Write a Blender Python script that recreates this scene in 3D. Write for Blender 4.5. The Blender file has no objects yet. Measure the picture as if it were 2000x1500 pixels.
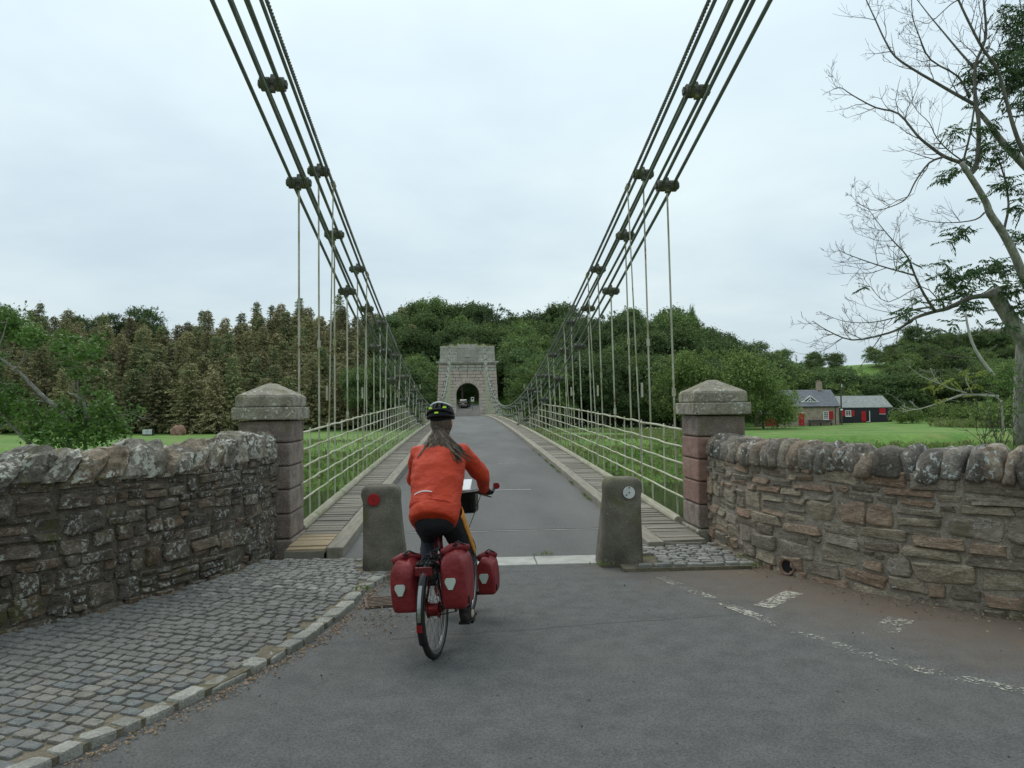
import bpy, bmesh, math, random
import numpy as np
from mathutils import Vector, Matrix, Euler
random.seed(7); R = random.Random(11); NR = np.random.default_rng(5)
sc = bpy.context.scene; COL = sc.collection
rad = math.radians
def sm(a, b, t):
    t = min(1, max(0, (t-a)/(b-a))); return t*t*(3-2*t)
def lerp(a, b, t): return a+(b-a)*t
def interp(pts, y):
    xs = [p[0] for p in pts]; ys = [p[1] for p in pts]
    return float(np.interp(y, xs, ys))
# ------------------------------------------------------------------ camera
F = 1440.0/2000.0
CAM = Vector((-0.36, 0, 1.75)); YAW, PIT, ROL = rad(3.62), rad(1.87), rad(-0.62)
cf = Vector((math.sin(YAW)*math.cos(PIT), math.cos(YAW)*math.cos(PIT), math.sin(PIT)))
cr = Vector((math.cos(YAW), -math.sin(YAW), 0)); cu = cr.cross(cf)
cr2 = cr*math.cos(ROL)+cu*math.sin(ROL); cu2 = cu*math.cos(ROL)-cr*math.sin(ROL)
cam = bpy.data.cameras.new('camera'); camo = bpy.data.objects.new('camera', cam); COL.objects.link(camo)
cam.sensor_width = 36; cam.lens = 36*F; cam.clip_start = 0.05; cam.clip_end = 3000
M = Matrix((cr2, cu2, -cf)).transposed().to_4x4(); M.translation = CAM; camo.matrix_world = M
sc.camera = camo
def at(px, py, Y):
    """point of the place at distance Y seen at photo pixel (surveying helper)"""
    d = cf+cr2*((px-1000)/1440)+cu2*((750-py)/1440)
    return CAM+d*(Y/d.y)
# ------------------------------------------------------------------ world, sun, exposure
SUN_EL, SUN_AZ = rad(58), rad(-25)       # azimuth measured from +Y towards +X
w = bpy.data.worlds.new('World'); sc.world = w; w.use_nodes = True
nt = w.node_tree; nt.nodes.clear()
def nd(nt, t, **k):
    n = nt.nodes.new(t)
    for a, b in k.items():
        if a == 'inp':
            for i, v in b.items(): n.inputs[i].default_value = v
        else: setattr(n, a, b)
    return n
wo = nd(nt, 'ShaderNodeOutputWorld'); bg = nd(nt, 'ShaderNodeBackground', inp={'Strength': 0.1})
sky = nd(nt, 'ShaderNodeTexSky', sky_type='NISHITA', sun_disc=False)
sky.sun_elevation = SUN_EL; sky.sun_rotation = SUN_AZ; sky.air_density = 1.0; sky.dust_density = 3.0
tc = nd(nt, 'ShaderNodeTexCoord'); sep = nd(nt, 'ShaderNodeSeparateXYZ'); nt.links.new(tc.outputs['Generated'], sep.inputs[0])
zc = nd(nt, 'ShaderNodeMath', operation='MAXIMUM', inp={1: 0.0}); nt.links.new(sep.outputs['Z'], zc.inputs[0])
za = nd(nt, 'ShaderNodeMath', operation='ADD', inp={1: 0.16}); nt.links.new(zc.outputs[0], za.inputs[0])
dv = nd(nt, 'ShaderNodeVectorMath', operation='DIVIDE'); cmb = nd(nt, 'ShaderNodeCombineXYZ')
for i in range(3): nt.links.new(za.outputs[0], cmb.inputs[i])
nt.links.new(tc.outputs['Generated'], dv.inputs[0]); nt.links.new(cmb.outputs[0], dv.inputs[1])
mp = nd(nt, 'ShaderNodeMapping', inp={'Scale': (0.75, 0.75, 0.0), 'Location': (3.1, 1.7, 0)}); nt.links.new(dv.outputs[0], mp.inputs[0])
cn = nd(nt, 'ShaderNodeTexNoise', inp={'Scale': 1.0, 'Detail': 5.0, 'Roughness': 0.55, 'Distortion': 0.15}); nt.links.new(mp.outputs[0], cn.inputs['Vector'])
rp = nd(nt, 'ShaderNodeValToRGB'); nt.links.new(cn.outputs['Fac'], rp.inputs[0])
rp.color_ramp.elements[0].position = 0.30; rp.color_ramp.elements[0].color = (0.575, 0.705, 0.79, 1)
rp.color_ramp.elements[1].position = 0.68; rp.color_ramp.elements[1].color = (0.775, 0.90, 0.925, 1)
zr = nd(nt, 'ShaderNodeMapRange', inp={'From Min': 0.0, 'From Max': 0.55, 'To Min': 9.3, 'To Max': 13.0}); nt.links.new(zc.outputs[0], zr.inputs['Value'])
ml = nd(nt, 'ShaderNodeVectorMath', operation='SCALE'); nt.links.new(rp.outputs[0], ml.inputs[0]); nt.links.new(zr.outputs[0], ml.inputs['Scale'])
mx = nd(nt, 'ShaderNodeMix', data_type='RGBA', inp={'Factor': 0.92}); nt.links.new(sky.outputs[0], mx.inputs['A']); nt.links.new(ml.outputs[0], mx.inputs['B'])
nt.links.new(mx.outputs['Result'], bg.inputs['Color']); nt.links.new(bg.outputs[0], wo.inputs['Surface'])
sl = bpy.data.lights.new('sun', 'SUN'); sl.energy = 1.45; sl.angle = rad(40); sl.color = (1, 0.95, 0.87)
so = bpy.data.objects.new('sun', sl); COL.objects.link(so)
sd = Vector((math.sin(SUN_AZ)*math.cos(SUN_EL), math.cos(SUN_AZ)*math.cos(SUN_EL), math.sin(SUN_EL)))
so.rotation_euler = sd.to_track_quat('Z', 'Y').to_euler(); so.location = (0, 0, 60)
vs = sc.view_settings; vs.view_transform = 'Standard'; vs.look = 'None'; vs.gamma = 1; vs.exposure = 0.0; vs.use_curve_mapping = False
sc.cycles.max_bounces = 6; sc.cycles.diffuse_bounces = 3; sc.cycles.transparent_max_bounces = 8

# ------------------------------------------------------------------ materials
MT = {}
def mat(name, c1, c2=None, scale=4.0, rough=0.85, bump=0.0, bscale=40.0, rnd=0.0, lichen=None, lscale=14.0, lth=0.60, moss=None, stretch=None,
        metal=0.0, spec=0.3, tones=None, coord='pos', detail=5.0, spots=None, trans=0.0, grain=0.0, gscale=60.0, coat=0.0):
    m = bpy.data.materials.new(name); m.use_nodes = True; t = m.node_tree; L = t.links.new
    b = t.nodes['Principled BSDF']; b.inputs['Roughness'].default_value = rough; b.inputs['Metallic'].default_value = metal
    b.inputs['Specular IOR Level'].default_value = spec
    if coat: b.inputs['Coat Weight'].default_value = coat
    if coord == 'pos': src = nd(t, 'ShaderNodeNewGeometry').outputs['Position']
    else: src = nd(t, 'ShaderNodeTexCoord').outputs['Object']
    def noise(s, d=5.0, off=0.0, st=None, ro=0.55):
        mpn = nd(t, 'ShaderNodeMapping', inp={'Location': (off, off*.7, off*1.3), 'Scale': st or (1, 1, 1)}); L(src, mpn.inputs[0])
        n = nd(t, 'ShaderNodeTexNoise', inp={'Scale': s, 'Detail': d, 'Roughness': ro}); L(mpn.outputs[0], n.inputs['Vector']); return n.outputs['Fac']
    def ramp(fac, a, bb, p0, p1):
        r = nd(t, 'ShaderNodeMapRange', inp={'From Min': p0, 'From Max': p1}); L(fac, r.inputs['Value']); r.clamp = True
        return r.outputs[0]
    def mix(fac, A, B):
        x = nd(t, 'ShaderNodeMix', data_type='RGBA')
        if isinstance(fac, float): x.inputs['Factor'].default_value = fac
        else: L(fac, x.inputs['Factor'])
        for v, nm in ((A, 'A'), (B, 'B')):
            if isinstance(v, tuple): x.inputs[nm].default_value = (*v[:3], 1)
            else: L(v, x.inputs[nm])
        return x.outputs['Result']
    c2 = c2 or c1
    col = mix(ramp(noise(scale, detail, 0, stretch), 0, 1, 0.33, 0.67), tuple(c1), tuple(c2))
    if tones:
        oi = nd(t, 'ShaderNodeObjectInfo'); cr_ = nd(t, 'ShaderNodeValToRGB'); cr_.color_ramp.interpolation = 'CONSTANT'
        L(oi.outputs['Random'], cr_.inputs[0])
        els = cr_.color_ramp.elements
        while len(els) < len(tones): els.new(0.5)
        for i, c in enumerate(tones): els[i].position = i/len(tones); els[i].color = (*c, 1)
        mm = nd(t, 'ShaderNodeMix', data_type='RGBA', blend_type='MULTIPLY', inp={'Factor': 1.0}); L(col, mm.inputs['A']); L(cr_.outputs[0], mm.inputs['B']); col = mm.outputs['Result']
    if rnd:
        oi = nd(t, 'ShaderNodeObjectInfo'); mr = nd(t, 'ShaderNodeMapRange', inp={'To Min': 1-rnd, 'To Max': 1+rnd}); L(oi.outputs['Random'], mr.inputs['Value'])
        vm = nd(t, 'ShaderNodeVectorMath', operation='SCALE'); L(col, vm.inputs[0]); L(mr.outputs[0], vm.inputs['Scale']); col = vm.outputs[0]
    if grain:
        gm = nd(t, 'ShaderNodeMapRange', inp={'From Min': .3, 'From Max': .7, 'To Min': 1-grain, 'To Max': 1+grain}); L(noise(gscale, 6, 5.5, stretch, .7), gm.inputs['Value'])
        gv = nd(t, 'ShaderNodeVectorMath', operation='SCALE'); L(col, gv.inputs[0]); L(gm.outputs[0], gv.inputs['Scale']); col = gv.outputs[0]
    if moss: col = mix(ramp(noise(moss[1], 4, 7.7), 0, 1, moss[2], moss[2]+.12), col, tuple(moss[0]))
    if spots: col = mix(ramp(noise(spots[1], 3, 21.3, ro=.7), 0, 1, spots[2], spots[2]+spots[3]), col, tuple(spots[0]))
    if lichen:
        a = ramp(noise(lscale, 3, 3.3, ro=.6), 0, 1, lth, lth+.04); bq = ramp(noise(lscale*.16, 2, 9.1), 0, 1, .42, .58)
        mu = nd(t, 'ShaderNodeMath', operation='MULTIPLY'); L(a, mu.inputs[0]); L(bq, mu.inputs[1]); col = mix(mu.outputs[0], col, tuple(lichen))
    L(col, b.inputs['Base Color'])
    if bump:
        bn = nd(t, 'ShaderNodeBump', inp={'Strength': min(1, bump), 'Distance': 0.02*max(1, bump)}); L(noise(bscale, 6, 1.1, stretch, .65), bn.inputs['Height']); L(bn.outputs[0], b.inputs['Normal'])
    if trans:
        tr = nd(t, 'ShaderNodeBsdfTranslucent'); L(col, tr.inputs['Color']); ms = nd(t, 'ShaderNodeMixShader', inp={0: trans})
        L(b.outputs[0], ms.inputs[1]); L(tr.outputs[0], ms.inputs[2]); L(ms.outputs[0], t.nodes['Material Output'].inputs['Surface'])
    MT[name] = m; return m
T4 = [(1, 1, 1), (.72, .72, .74), (1.2, 1.08, .98), (.9, .86, .84), (1.05, .9, .78), (.62, .6, .6), (1.15, 1.12, 1.05)]
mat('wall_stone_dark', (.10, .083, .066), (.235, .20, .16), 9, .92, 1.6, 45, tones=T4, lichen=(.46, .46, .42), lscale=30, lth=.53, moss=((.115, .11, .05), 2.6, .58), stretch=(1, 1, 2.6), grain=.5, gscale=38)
mat('wall_stone_warm', (.265, .222, .178), (.485, .42, .345), 8, .92, 1.8, 42, tones=[(1, 1, 1), (1.05, .85, .74), (.88, .87, .84), (1.05, 1.02, .94), (1.05, .88, .78), (.72, .69, .65), (1.12, 1.08, .98)], lichen=(.50, .50, .46), lscale=32, lth=.60, moss=((.19, .165, .10), 2.0, .60), stretch=(1, 1, 3.6), grain=.5, gscale=30)
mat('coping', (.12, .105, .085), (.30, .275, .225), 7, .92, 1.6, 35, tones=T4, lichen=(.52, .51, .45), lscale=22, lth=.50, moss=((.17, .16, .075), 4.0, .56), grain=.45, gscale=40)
mat('coping_right', (.15, .13, .108), (.30, .27, .228), 7, .92, 1.4, 35, tones=T4, lichen=(.52, .54, .52), lscale=20, lth=.57, moss=((.16, .15, .085), 3.0, .62), grain=.4, gscale=40)
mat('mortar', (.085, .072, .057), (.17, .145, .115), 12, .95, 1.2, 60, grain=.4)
mat('mortar_right', (.25, .212, .172), (.40, .35, .29), 10, .95, 1.2, 60, grain=.4)
mat('pillar_stone', (.185, .145, .123), (.31, .25, .213), 6, .9, 1.0, 40, rnd=.15, moss=((.15, .14, .08), 2.2, .62), lichen=(.5, .5, .46), lscale=30, lth=.64, grain=.35)
mat('pillar_red', (.27, .155, .125), (.39, .25, .205), 5, .9, 1.0, 40, rnd=.15, lichen=(.5, .48, .45), lscale=34, lth=.67, stretch=(1, 1, 2), grain=.35)
mat('pillar_cap', (.20, .175, .135), (.36, .33, .265), 6, .92, 1.0, 40, moss=((.185, .17, .09), 4.0, .56), lichen=(.56, .55, .49), lscale=26, lth=.56, grain=.4)
mat('bollard', (.085, .075, .058), (.205, .185, .148), 3.2, .92, .8, 60, moss=((.12, .118, .052), 2.6, .54), lichen=(.30, .29, .25), lscale=34, lth=.66, grain=.35, gscale=80)
mat('asphalt', (.135, .135, .13), (.175, .174, .168), 5.0, .95, .9, 150, spots=((.045, .045, .045), 55, .66, .03), grain=.42, gscale=75, spec=.15)
mat('deck_asphalt', (.105, .104, .10), (.15, .148, .142), .9, .9, .5, 190, stretch=(1, .3, 1), spots=((.09, .09, .09), 60, .68, .05), grain=.3, gscale=90)
mat('slab', (.33, .33, .30), (.45, .44, .40), 6, .9, .4, 60)
mat('sett', (.15, .147, .138), (.225, .22, .205), 9, .8, .8, 50, tones=[(1, 1, 1), (.9, .95, 1.0), (1.1, 1.06, 1.0), (.92, .92, .92), (1.06, 1.02, .93), (.84, .88, .92)], spots=((.13, .115, .085), 24, .58, .12), grain=.3, gscale=90)
mat('sett_pale', (.20, .195, .18), (.31, .30, .275), 9, .88, .8, 50, rnd=.18, spots=((.15, .135, .10), 22, .58, .1), grain=.35, gscale=80)
mat('kerbstone', (.25, .243, .215), (.37, .36, .32), 8, .9, 1.0, 50, rnd=.15, moss=((.16, .155, .09), 4, .62), grain=.35, gscale=70)
mat('bed', (.13, .112, .08), (.21, .18, .13), 11, .95, .8, 80, moss=((.10, .105, .035), 2.6, .56), grain=.4)
mat('wood_old', (.20, .178, .145), (.34, .31, .26), 5, .9, .7, 30, rnd=.25, grain=.35, stretch=(.6, 14, 4), moss=((.2, .2, .12), 3, .68))
mat('wood_new', (.34, .25, .15), (.46, .36, .235), 5, .8, .5, 30, grain=.25, rnd=.14, stretch=(.6, 14, 4))
mat('beam_wood', (.30, .275, .20), (.42, .40, .31), 4, .9, .6, 30, stretch=(5, .6, 5), moss=((.24, .26, .13), 3, .55))
mat('kerb_wood', (.23, .205, .165), (.33, .30, .245), 4, .9, .5, 30, rnd=.1, stretch=(5, .6, 5), moss=((.2, .2, .11), 3, .64))
mat('deck_dark', (.05, .045, .04), (.09, .08, .07), 3)
mat('chain', (.115, .135, .115), (.185, .21, .185), 3, .6, .5, 60, moss=((.15, .10, .07), 5, .66), spec=.4)
mat('joint', (.08, .085, .07), (.15, .15, .12), 9, .75, .6, 40, moss=((.20, .21, .07), 8, .58))
mat('rope', (.17, .18, .165), (.27, .28, .26), 5, .6, .4, 90)
mat('hanger', (.37, .36, .29), (.49, .475, .38), 2.5, .6, .2, 60, moss=((.29, .28, .15), 2.2, .50), spots=((.21, .11, .06), 5, .63, .06))
mat('rail', (.43, .425, .30), (.53, .525, .39), 2.0, .6, .2, 60, moss=((.31, .31, .17), 2, .52), spots=((.26, .15, .08), 6, .66, .06))
mat('steel_dark', (.03, .03, .03), None, 4, .5, metal=.6)
mat('tower_pink', (.42, .325, .295), (.56, .455, .415), 1.3, .92, .5, 9, spots=((.30, .25, .235), 3, .60, .1), grain=.25, gscale=8)
mat('tower_grey', (.36, .33, .30), (.50, .465, .42), 1.3, .92, .5, 9, spots=((.22, .21, .19), 3.5, .54, .1), grain=.3, gscale=6)
mat('tower_plaque', (.28, .26, .24), (.36, .34, .31), 3, .9)
mat('road_paint', (.36, .345, .29), (.46, .44, .37), 10, .85, .3, 100)
mat('rust_iron', (.10, .075, .06), (.18, .13, .10), 20, .85, .4, 80)
mat('clay_pipe', (.22, .13, .10), (.30, .19, .15), 10, .8, .3, 50)
mat('litter', (.20, .13, .08), (.36, .26, .17), 60, .9)
mat('water', (.018, .022, .016), (.03, .035, .022), .3, .06, .08, 2.5, spec=.5)
mat('bark_ash', (.18, .165, .145), (.38, .36, .32), 9, .95, 2.0, 22, stretch=(1, 1, .35), grain=.4, gscale=30, moss=((.17, .17, .10), 3, .62))
mat('bark_dark', (.10, .085, .07), (.19, .165, .14), 7, .95, .9, 20, stretch=(1, 1, .35), moss=((.13, .13, .07), 3, .6))
mat('bark_pale', (.34, .325, .29), (.48, .46, .42), 7, .95, .6, 20)
mat('twig', (.05, .044, .04), (.085, .075, .068), 3, .95)
mat('bark_limb', (.10, .09, .08), (.19, .175, .155), 6, .95, .9, 18, stretch=(1, 1, .35))
mat('tower_joint', (.10, .085, .075), None, 3, .95)
mat('leaf_ash', (.05, .10, .038), (.09, .155, .055), 4, .55, trans=.25)
mat('leaf_bush', (.085, .165, .038), (.155, .26, .065), 3, .5, trans=.25)
mat('leaf_yellow', (.22, .27, .05), (.33, .36, .08), 3, .6, trans=.3)
mat('conifer_a', (.19, .205, .092), (.28, .27, .125), .5, .9, rnd=.34, trans=.1)
mat('conifer_b', (.22, .20, .102), (.30, .262, .137), .5, .9, rnd=.34, trans=.1)
mat('conifer_g', (.11, .15, .065), (.17, .205, .09), .9, .9, rnd=.2, trans=.1)
mat('leaf_wood', (.11, .17, .055), (.19, .255, .08), .35, .85, rnd=.38, trans=.15)
mat('leaf_wood_dark', (.075, .122, .048), (.13, .188, .066), .35, .85, rnd=.36, trans=.15)
mat('leaf_willow', (.165, .24, .068), (.235, .315, .092), .6, .85, rnd=.12, trans=.2)
mat('heap', (.20, .11, .08), (.30, .19, .14), 3, .95, .6, 12)
mat('plastic_white', (.75, .78, .78), (.66, .69, .70), 3, .5)
mat('grass_blade', (.12, .24, .045), (.19, .30, .07), .8, .7, trans=.2)
mat('weed_blade', (.13, .20, .055), (.26, .28, .11), .5, .8, trans=.2)
mat('dry_weed', (.30, .30, .10), (.42, .38, .18), 2, .9)
mat('umbel', (.62, .63, .54), None, 2, .9)
mat('house_stone', (.31, .24, .19), (.44, .355, .29), 2.2, .9, .5, 8, spots=((.24, .19, .16), 4, .55, .1))
mat('house_slate', (.135, .14, .16), (.20, .205, .225), 3, .6, .4, 12)
mat('cabin_roof', (.21, .225, .215), (.31, .325, .31), 2.2, .85, .4, 10, moss=((.2, .21, .15), 2, .6))
mat('cabin_wall', (.022, .024, .03), (.034, .036, .042), 4, .6)
mat('red_paint', (.42, .012, .022), (.48, .02, .03), 3, .5)
mat('white_paint', (.78, .78, .76), None, 3, .5)
mat('glass_dark', (.03, .035, .04), None, 3, .08, spec=.6)
mat('pole_wood', (.07, .06, .05), (.12, .1, .085), 4, .9)
mat('car_paint', (.02, .025, .03), None, 3, .25, coat=.6)
mat('car_glass', (.015, .018, .02), None, 3, .05, spec=.6)
mat('chrome', (.6, .6, .6), None, 3, .2, metal=1)
mat('sign_white', (.8, .8, .8), None, 3, .5)
mat('black_ink_and_shade', (.015, .015, .015), None, 3, .6)  # sign ink, and the painted shade of grate, pipe and cabin door
mat('lamp_red', (.20, .008, .01), None, 3, .3)
mat('reflector_red', (.33, .012, .018), (.26, .01, .014), 30, .45)
mat('reflector_white', (.52, .54, .52), (.60, .62, .60), 12, .45)
mat('jacket', (.47, .038, .012), (.54, .05, .015), 6, .6, 1.0, 4.5, stretch=(1.2, .8, 2.2), detail=2, coord='obj', spec=.3)
mat('jacket_dark', (.50, .03, .012), None, 6, .6, .2, 26, coord='obj')
mat('shorts', (.010, .010, .014), (.018, .018, .024), 8, .8, .3, 40, coord='obj')
mat('jeans', (.018, .020, .032), (.030, .033, .048), 10, .85, .35, 40, coord='obj')
mat('orange_cloth', (.52, .20, .03), (.60, .26, .05), 8, .7, .4, 30, coord='obj')
mat('skin', (.50, .28, .20), (.56, .33, .24), 8, .5)
mat('hair', (.045, .031, .023), (.12, .088, .066), 30, .7, coord='obj', stretch=(3, 3, .5))
mat('hair_pale', (.10, .075, .056), (.20, .155, .12), 30, .7, coord='obj')
mat('helmet_black', (.010, .010, .011), None, 3, .6, spec=.15)
mat('helmet_silver', (.55, .57, .58), None, 3, .3)
mat('lime', (.52, .85, .04), None, 3, .4)
mat('reflective', (.62, .58, .56), None, 3, .4)
mat('pannier', (.165, .010, .014), (.22, .016, .019), 5, .5, .9, 10, coord='obj', spec=.4)
mat('pannier_front', (.215, .012, .016), (.25, .016, .02), 5, .5, .35, 14, coord='obj')
mat('pannier_shield', (.50, .55, .50), None, 5, .4)
mat('rubber', (.014, .014, .014), (.022, .022, .021), 20, .85, .3, 60, coord='obj')
mat('tyre_wall', (.10, .09, .08), (.15, .135, .12), 20, .85, coord='obj')
mat('bike_black', (.012, .012, .013), None, 3, .3)
mat('bike_red', (.12, .008, .011), None, 3, .3, coat=.4)
mat('hub_red', (.16, .006, .008), None, 3, .35, metal=.3)
mat('alloy', (.25, .25, .25), None, 3, .3, metal=.9)
mat('boot', (.02, .018, .016), (.035, .03, .027), 20, .8, coord='obj')
mat('boot_patch', (.38, .33, .26), None, 20, .8)
mat('map_white', (.75, .78, .80), None, 3, .35)
# ground: grass with longer, yellower patches and bare earth on the steep river banks
m = mat('ground', (.078, .165, .026), (.13, .225, .048), .22, .95, .5, 3, spots=((.17, .215, .06), .16, .53, .12), grain=.34, gscale=1.6)
# asphalt: brown dirt washed against the right hand wall and the kerb
def road_dirt(m):
    t = m.node_tree; L = t.links.new; b = t.nodes['Principled BSDF']; old = b.inputs['Base Color'].links[0].from_socket
    g = nd(t, 'ShaderNodeNewGeometry'); s = nd(t, 'ShaderNodeSeparateXYZ'); L(g.outputs['Position'], s.inputs[0])
    def mth(op, a, bb):
        n = nd(t, 'ShaderNodeMath', operation=op)
        for i, v in ((0, a), (1, bb)):
            if isinstance(v, (int, float)): n.inputs[i].default_value = v
            else: L(v, n.inputs[i])
        return n.outputs[0]
    # band along the right wall: distance to line x + 0.55 y = 6.6
    d1 = mth('ADD', mth('MULTIPLY', s.outputs['Y'], .6), mth('SUBTRACT', s.outputs['X'], 6.55))
    n = nd(t, 'ShaderNodeTexNoise', inp={'Scale': 1.6, 'Detail': 6.0, 'Roughness': .65}); L(g.outputs['Position'], n.inputs['Vector'])
    n2 = nd(t, 'ShaderNodeTexNoise', inp={'Scale': 26.0, 'Detail': 4.0, 'Roughness': .7}); L(g.outputs['Position'], n2.inputs['Vector'])
    e = mth('ADD', d1, mth('MULTIPLY', mth('SUBTRACT', n.outputs['Fac'], .5), 2.6))
    e = mth('ADD', e, mth('MULTIPLY', mth('SUBTRACT', n2.outputs['Fac'], .5), 1.3))
    r = nd(t, 'ShaderNodeMapRange', inp={'From Min': -1.0, 'From Max': .5, 'To Max': .9}); L(e, r.inputs['Value'])
    x = nd(t, 'ShaderNodeMix', data_type='RGBA'); L(r.outputs[0], x.inputs['Factor']); L(old, x.inputs['A']); x.inputs['B'].default_value = (.20, .155, .12, 1)
    # pale dusty tyre track patches
    n3 = nd(t, 'ShaderNodeTexNoise', inp={'Scale': .55, 'Detail': 5.0, 'Roughness': .6}); L(g.outputs['Position'], n3.inputs['Vector'])
    r3 = nd(t, 'ShaderNodeMapRange', inp={'From Min': .52, 'From Max': .72, 'To Max': .4}); L(n3.outputs['Fac'], r3.inputs['Value'])
    x3 = nd(t, 'ShaderNodeMix', data_type='RGBA'); L(r3.outputs[0], x3.inputs['Factor']); L(x.outputs['Result'], x3.inputs['A']); x3.inputs['B'].default_value = (.20, .185, .165, 1)
    L(x3.outputs['Result'], b.inputs['Base Color'])
road_dirt(MT['asphalt'])
def worn_paint(m, dens):
    t = m.node_tree; L = t.links.new; b = t.nodes['Principled BSDF']
    g = nd(t, 'ShaderNodeNewGeometry'); n = nd(t, 'ShaderNodeTexNoise', inp={'Scale': 34.0, 'Detail': 4.0, 'Roughness': .75}); L(g.outputs['Position'], n.inputs['Vector'])
    n2 = nd(t, 'ShaderNodeTexNoise', inp={'Scale': 3.0, 'Detail': 2.0}); L(g.outputs['Position'], n2.inputs['Vector'])
    a = nd(t, 'ShaderNodeMath', operation='ADD'); L(n.outputs['Fac'], a.inputs[0]); q = nd(t, 'ShaderNodeMath', operation='MULTIPLY', inp={1: .55}); L(n2.outputs['Fac'], q.inputs[0]); L(q.outputs[0], a.inputs[1])
    r = nd(t, 'ShaderNodeMapRange', inp={'From Min': dens-.03, 'From Max': dens+.05}); L(a.outputs[0], r.inputs['Value'])
    tr = nd(t, 'ShaderNodeBsdfTransparent'); ms = nd(t, 'ShaderNodeMixShader'); L(r.outputs[0], ms.inputs[0]); L(tr.outputs[0], ms.inputs[1]); L(b.outputs[0], ms.inputs[2])
    L(ms.outputs[0], t.nodes['Material Output'].inputs['Surface'])
worn_paint(MT['road_paint'], .828)
mat('road_paint_bar', (.38, .36, .30), (.48, .46, .39), 10, .85, .3, 100); worn_paint(MT['road_paint_bar'], .785)

# ------------------------------------------------------------------ object helpers
WL = {}
def setp(o, label=None, cat=None, group=None, kind=None):
    if label: o['label'] = label
    if cat: o['category'] = cat
    if group: o['group'] = group
    if kind: o['kind'] = kind
    return o
def empty(name, loc=(0, 0, 0), parent=None, rot=None, **k):
    o = bpy.data.objects.new(name, None); COL.objects.link(o); o.empty_display_size = .2
    loc = Vector(loc); WL[o] = loc
    if parent: o.parent = parent; o.location = loc-WL.get(parent, Vector())
    else: o.location = loc
    if rot: o.rotation_euler = rot
    return setp(o, **k)
def link(name, me, parent=None, wloc=(0, 0, 0), rot=None, scale=None, local=False, **k):
    o = bpy.data.objects.new(name, me); COL.objects.link(o); wloc = Vector(wloc)
    if parent is not None:
        o.parent = parent; o.location = wloc if local else wloc-WL.get(parent, Vector())
    else: o.location = wloc
    WL[o] = wloc
    if rot: o.rotation_euler = rot
    if scale: o.scale = scale
    return setp(o, **k)
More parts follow.
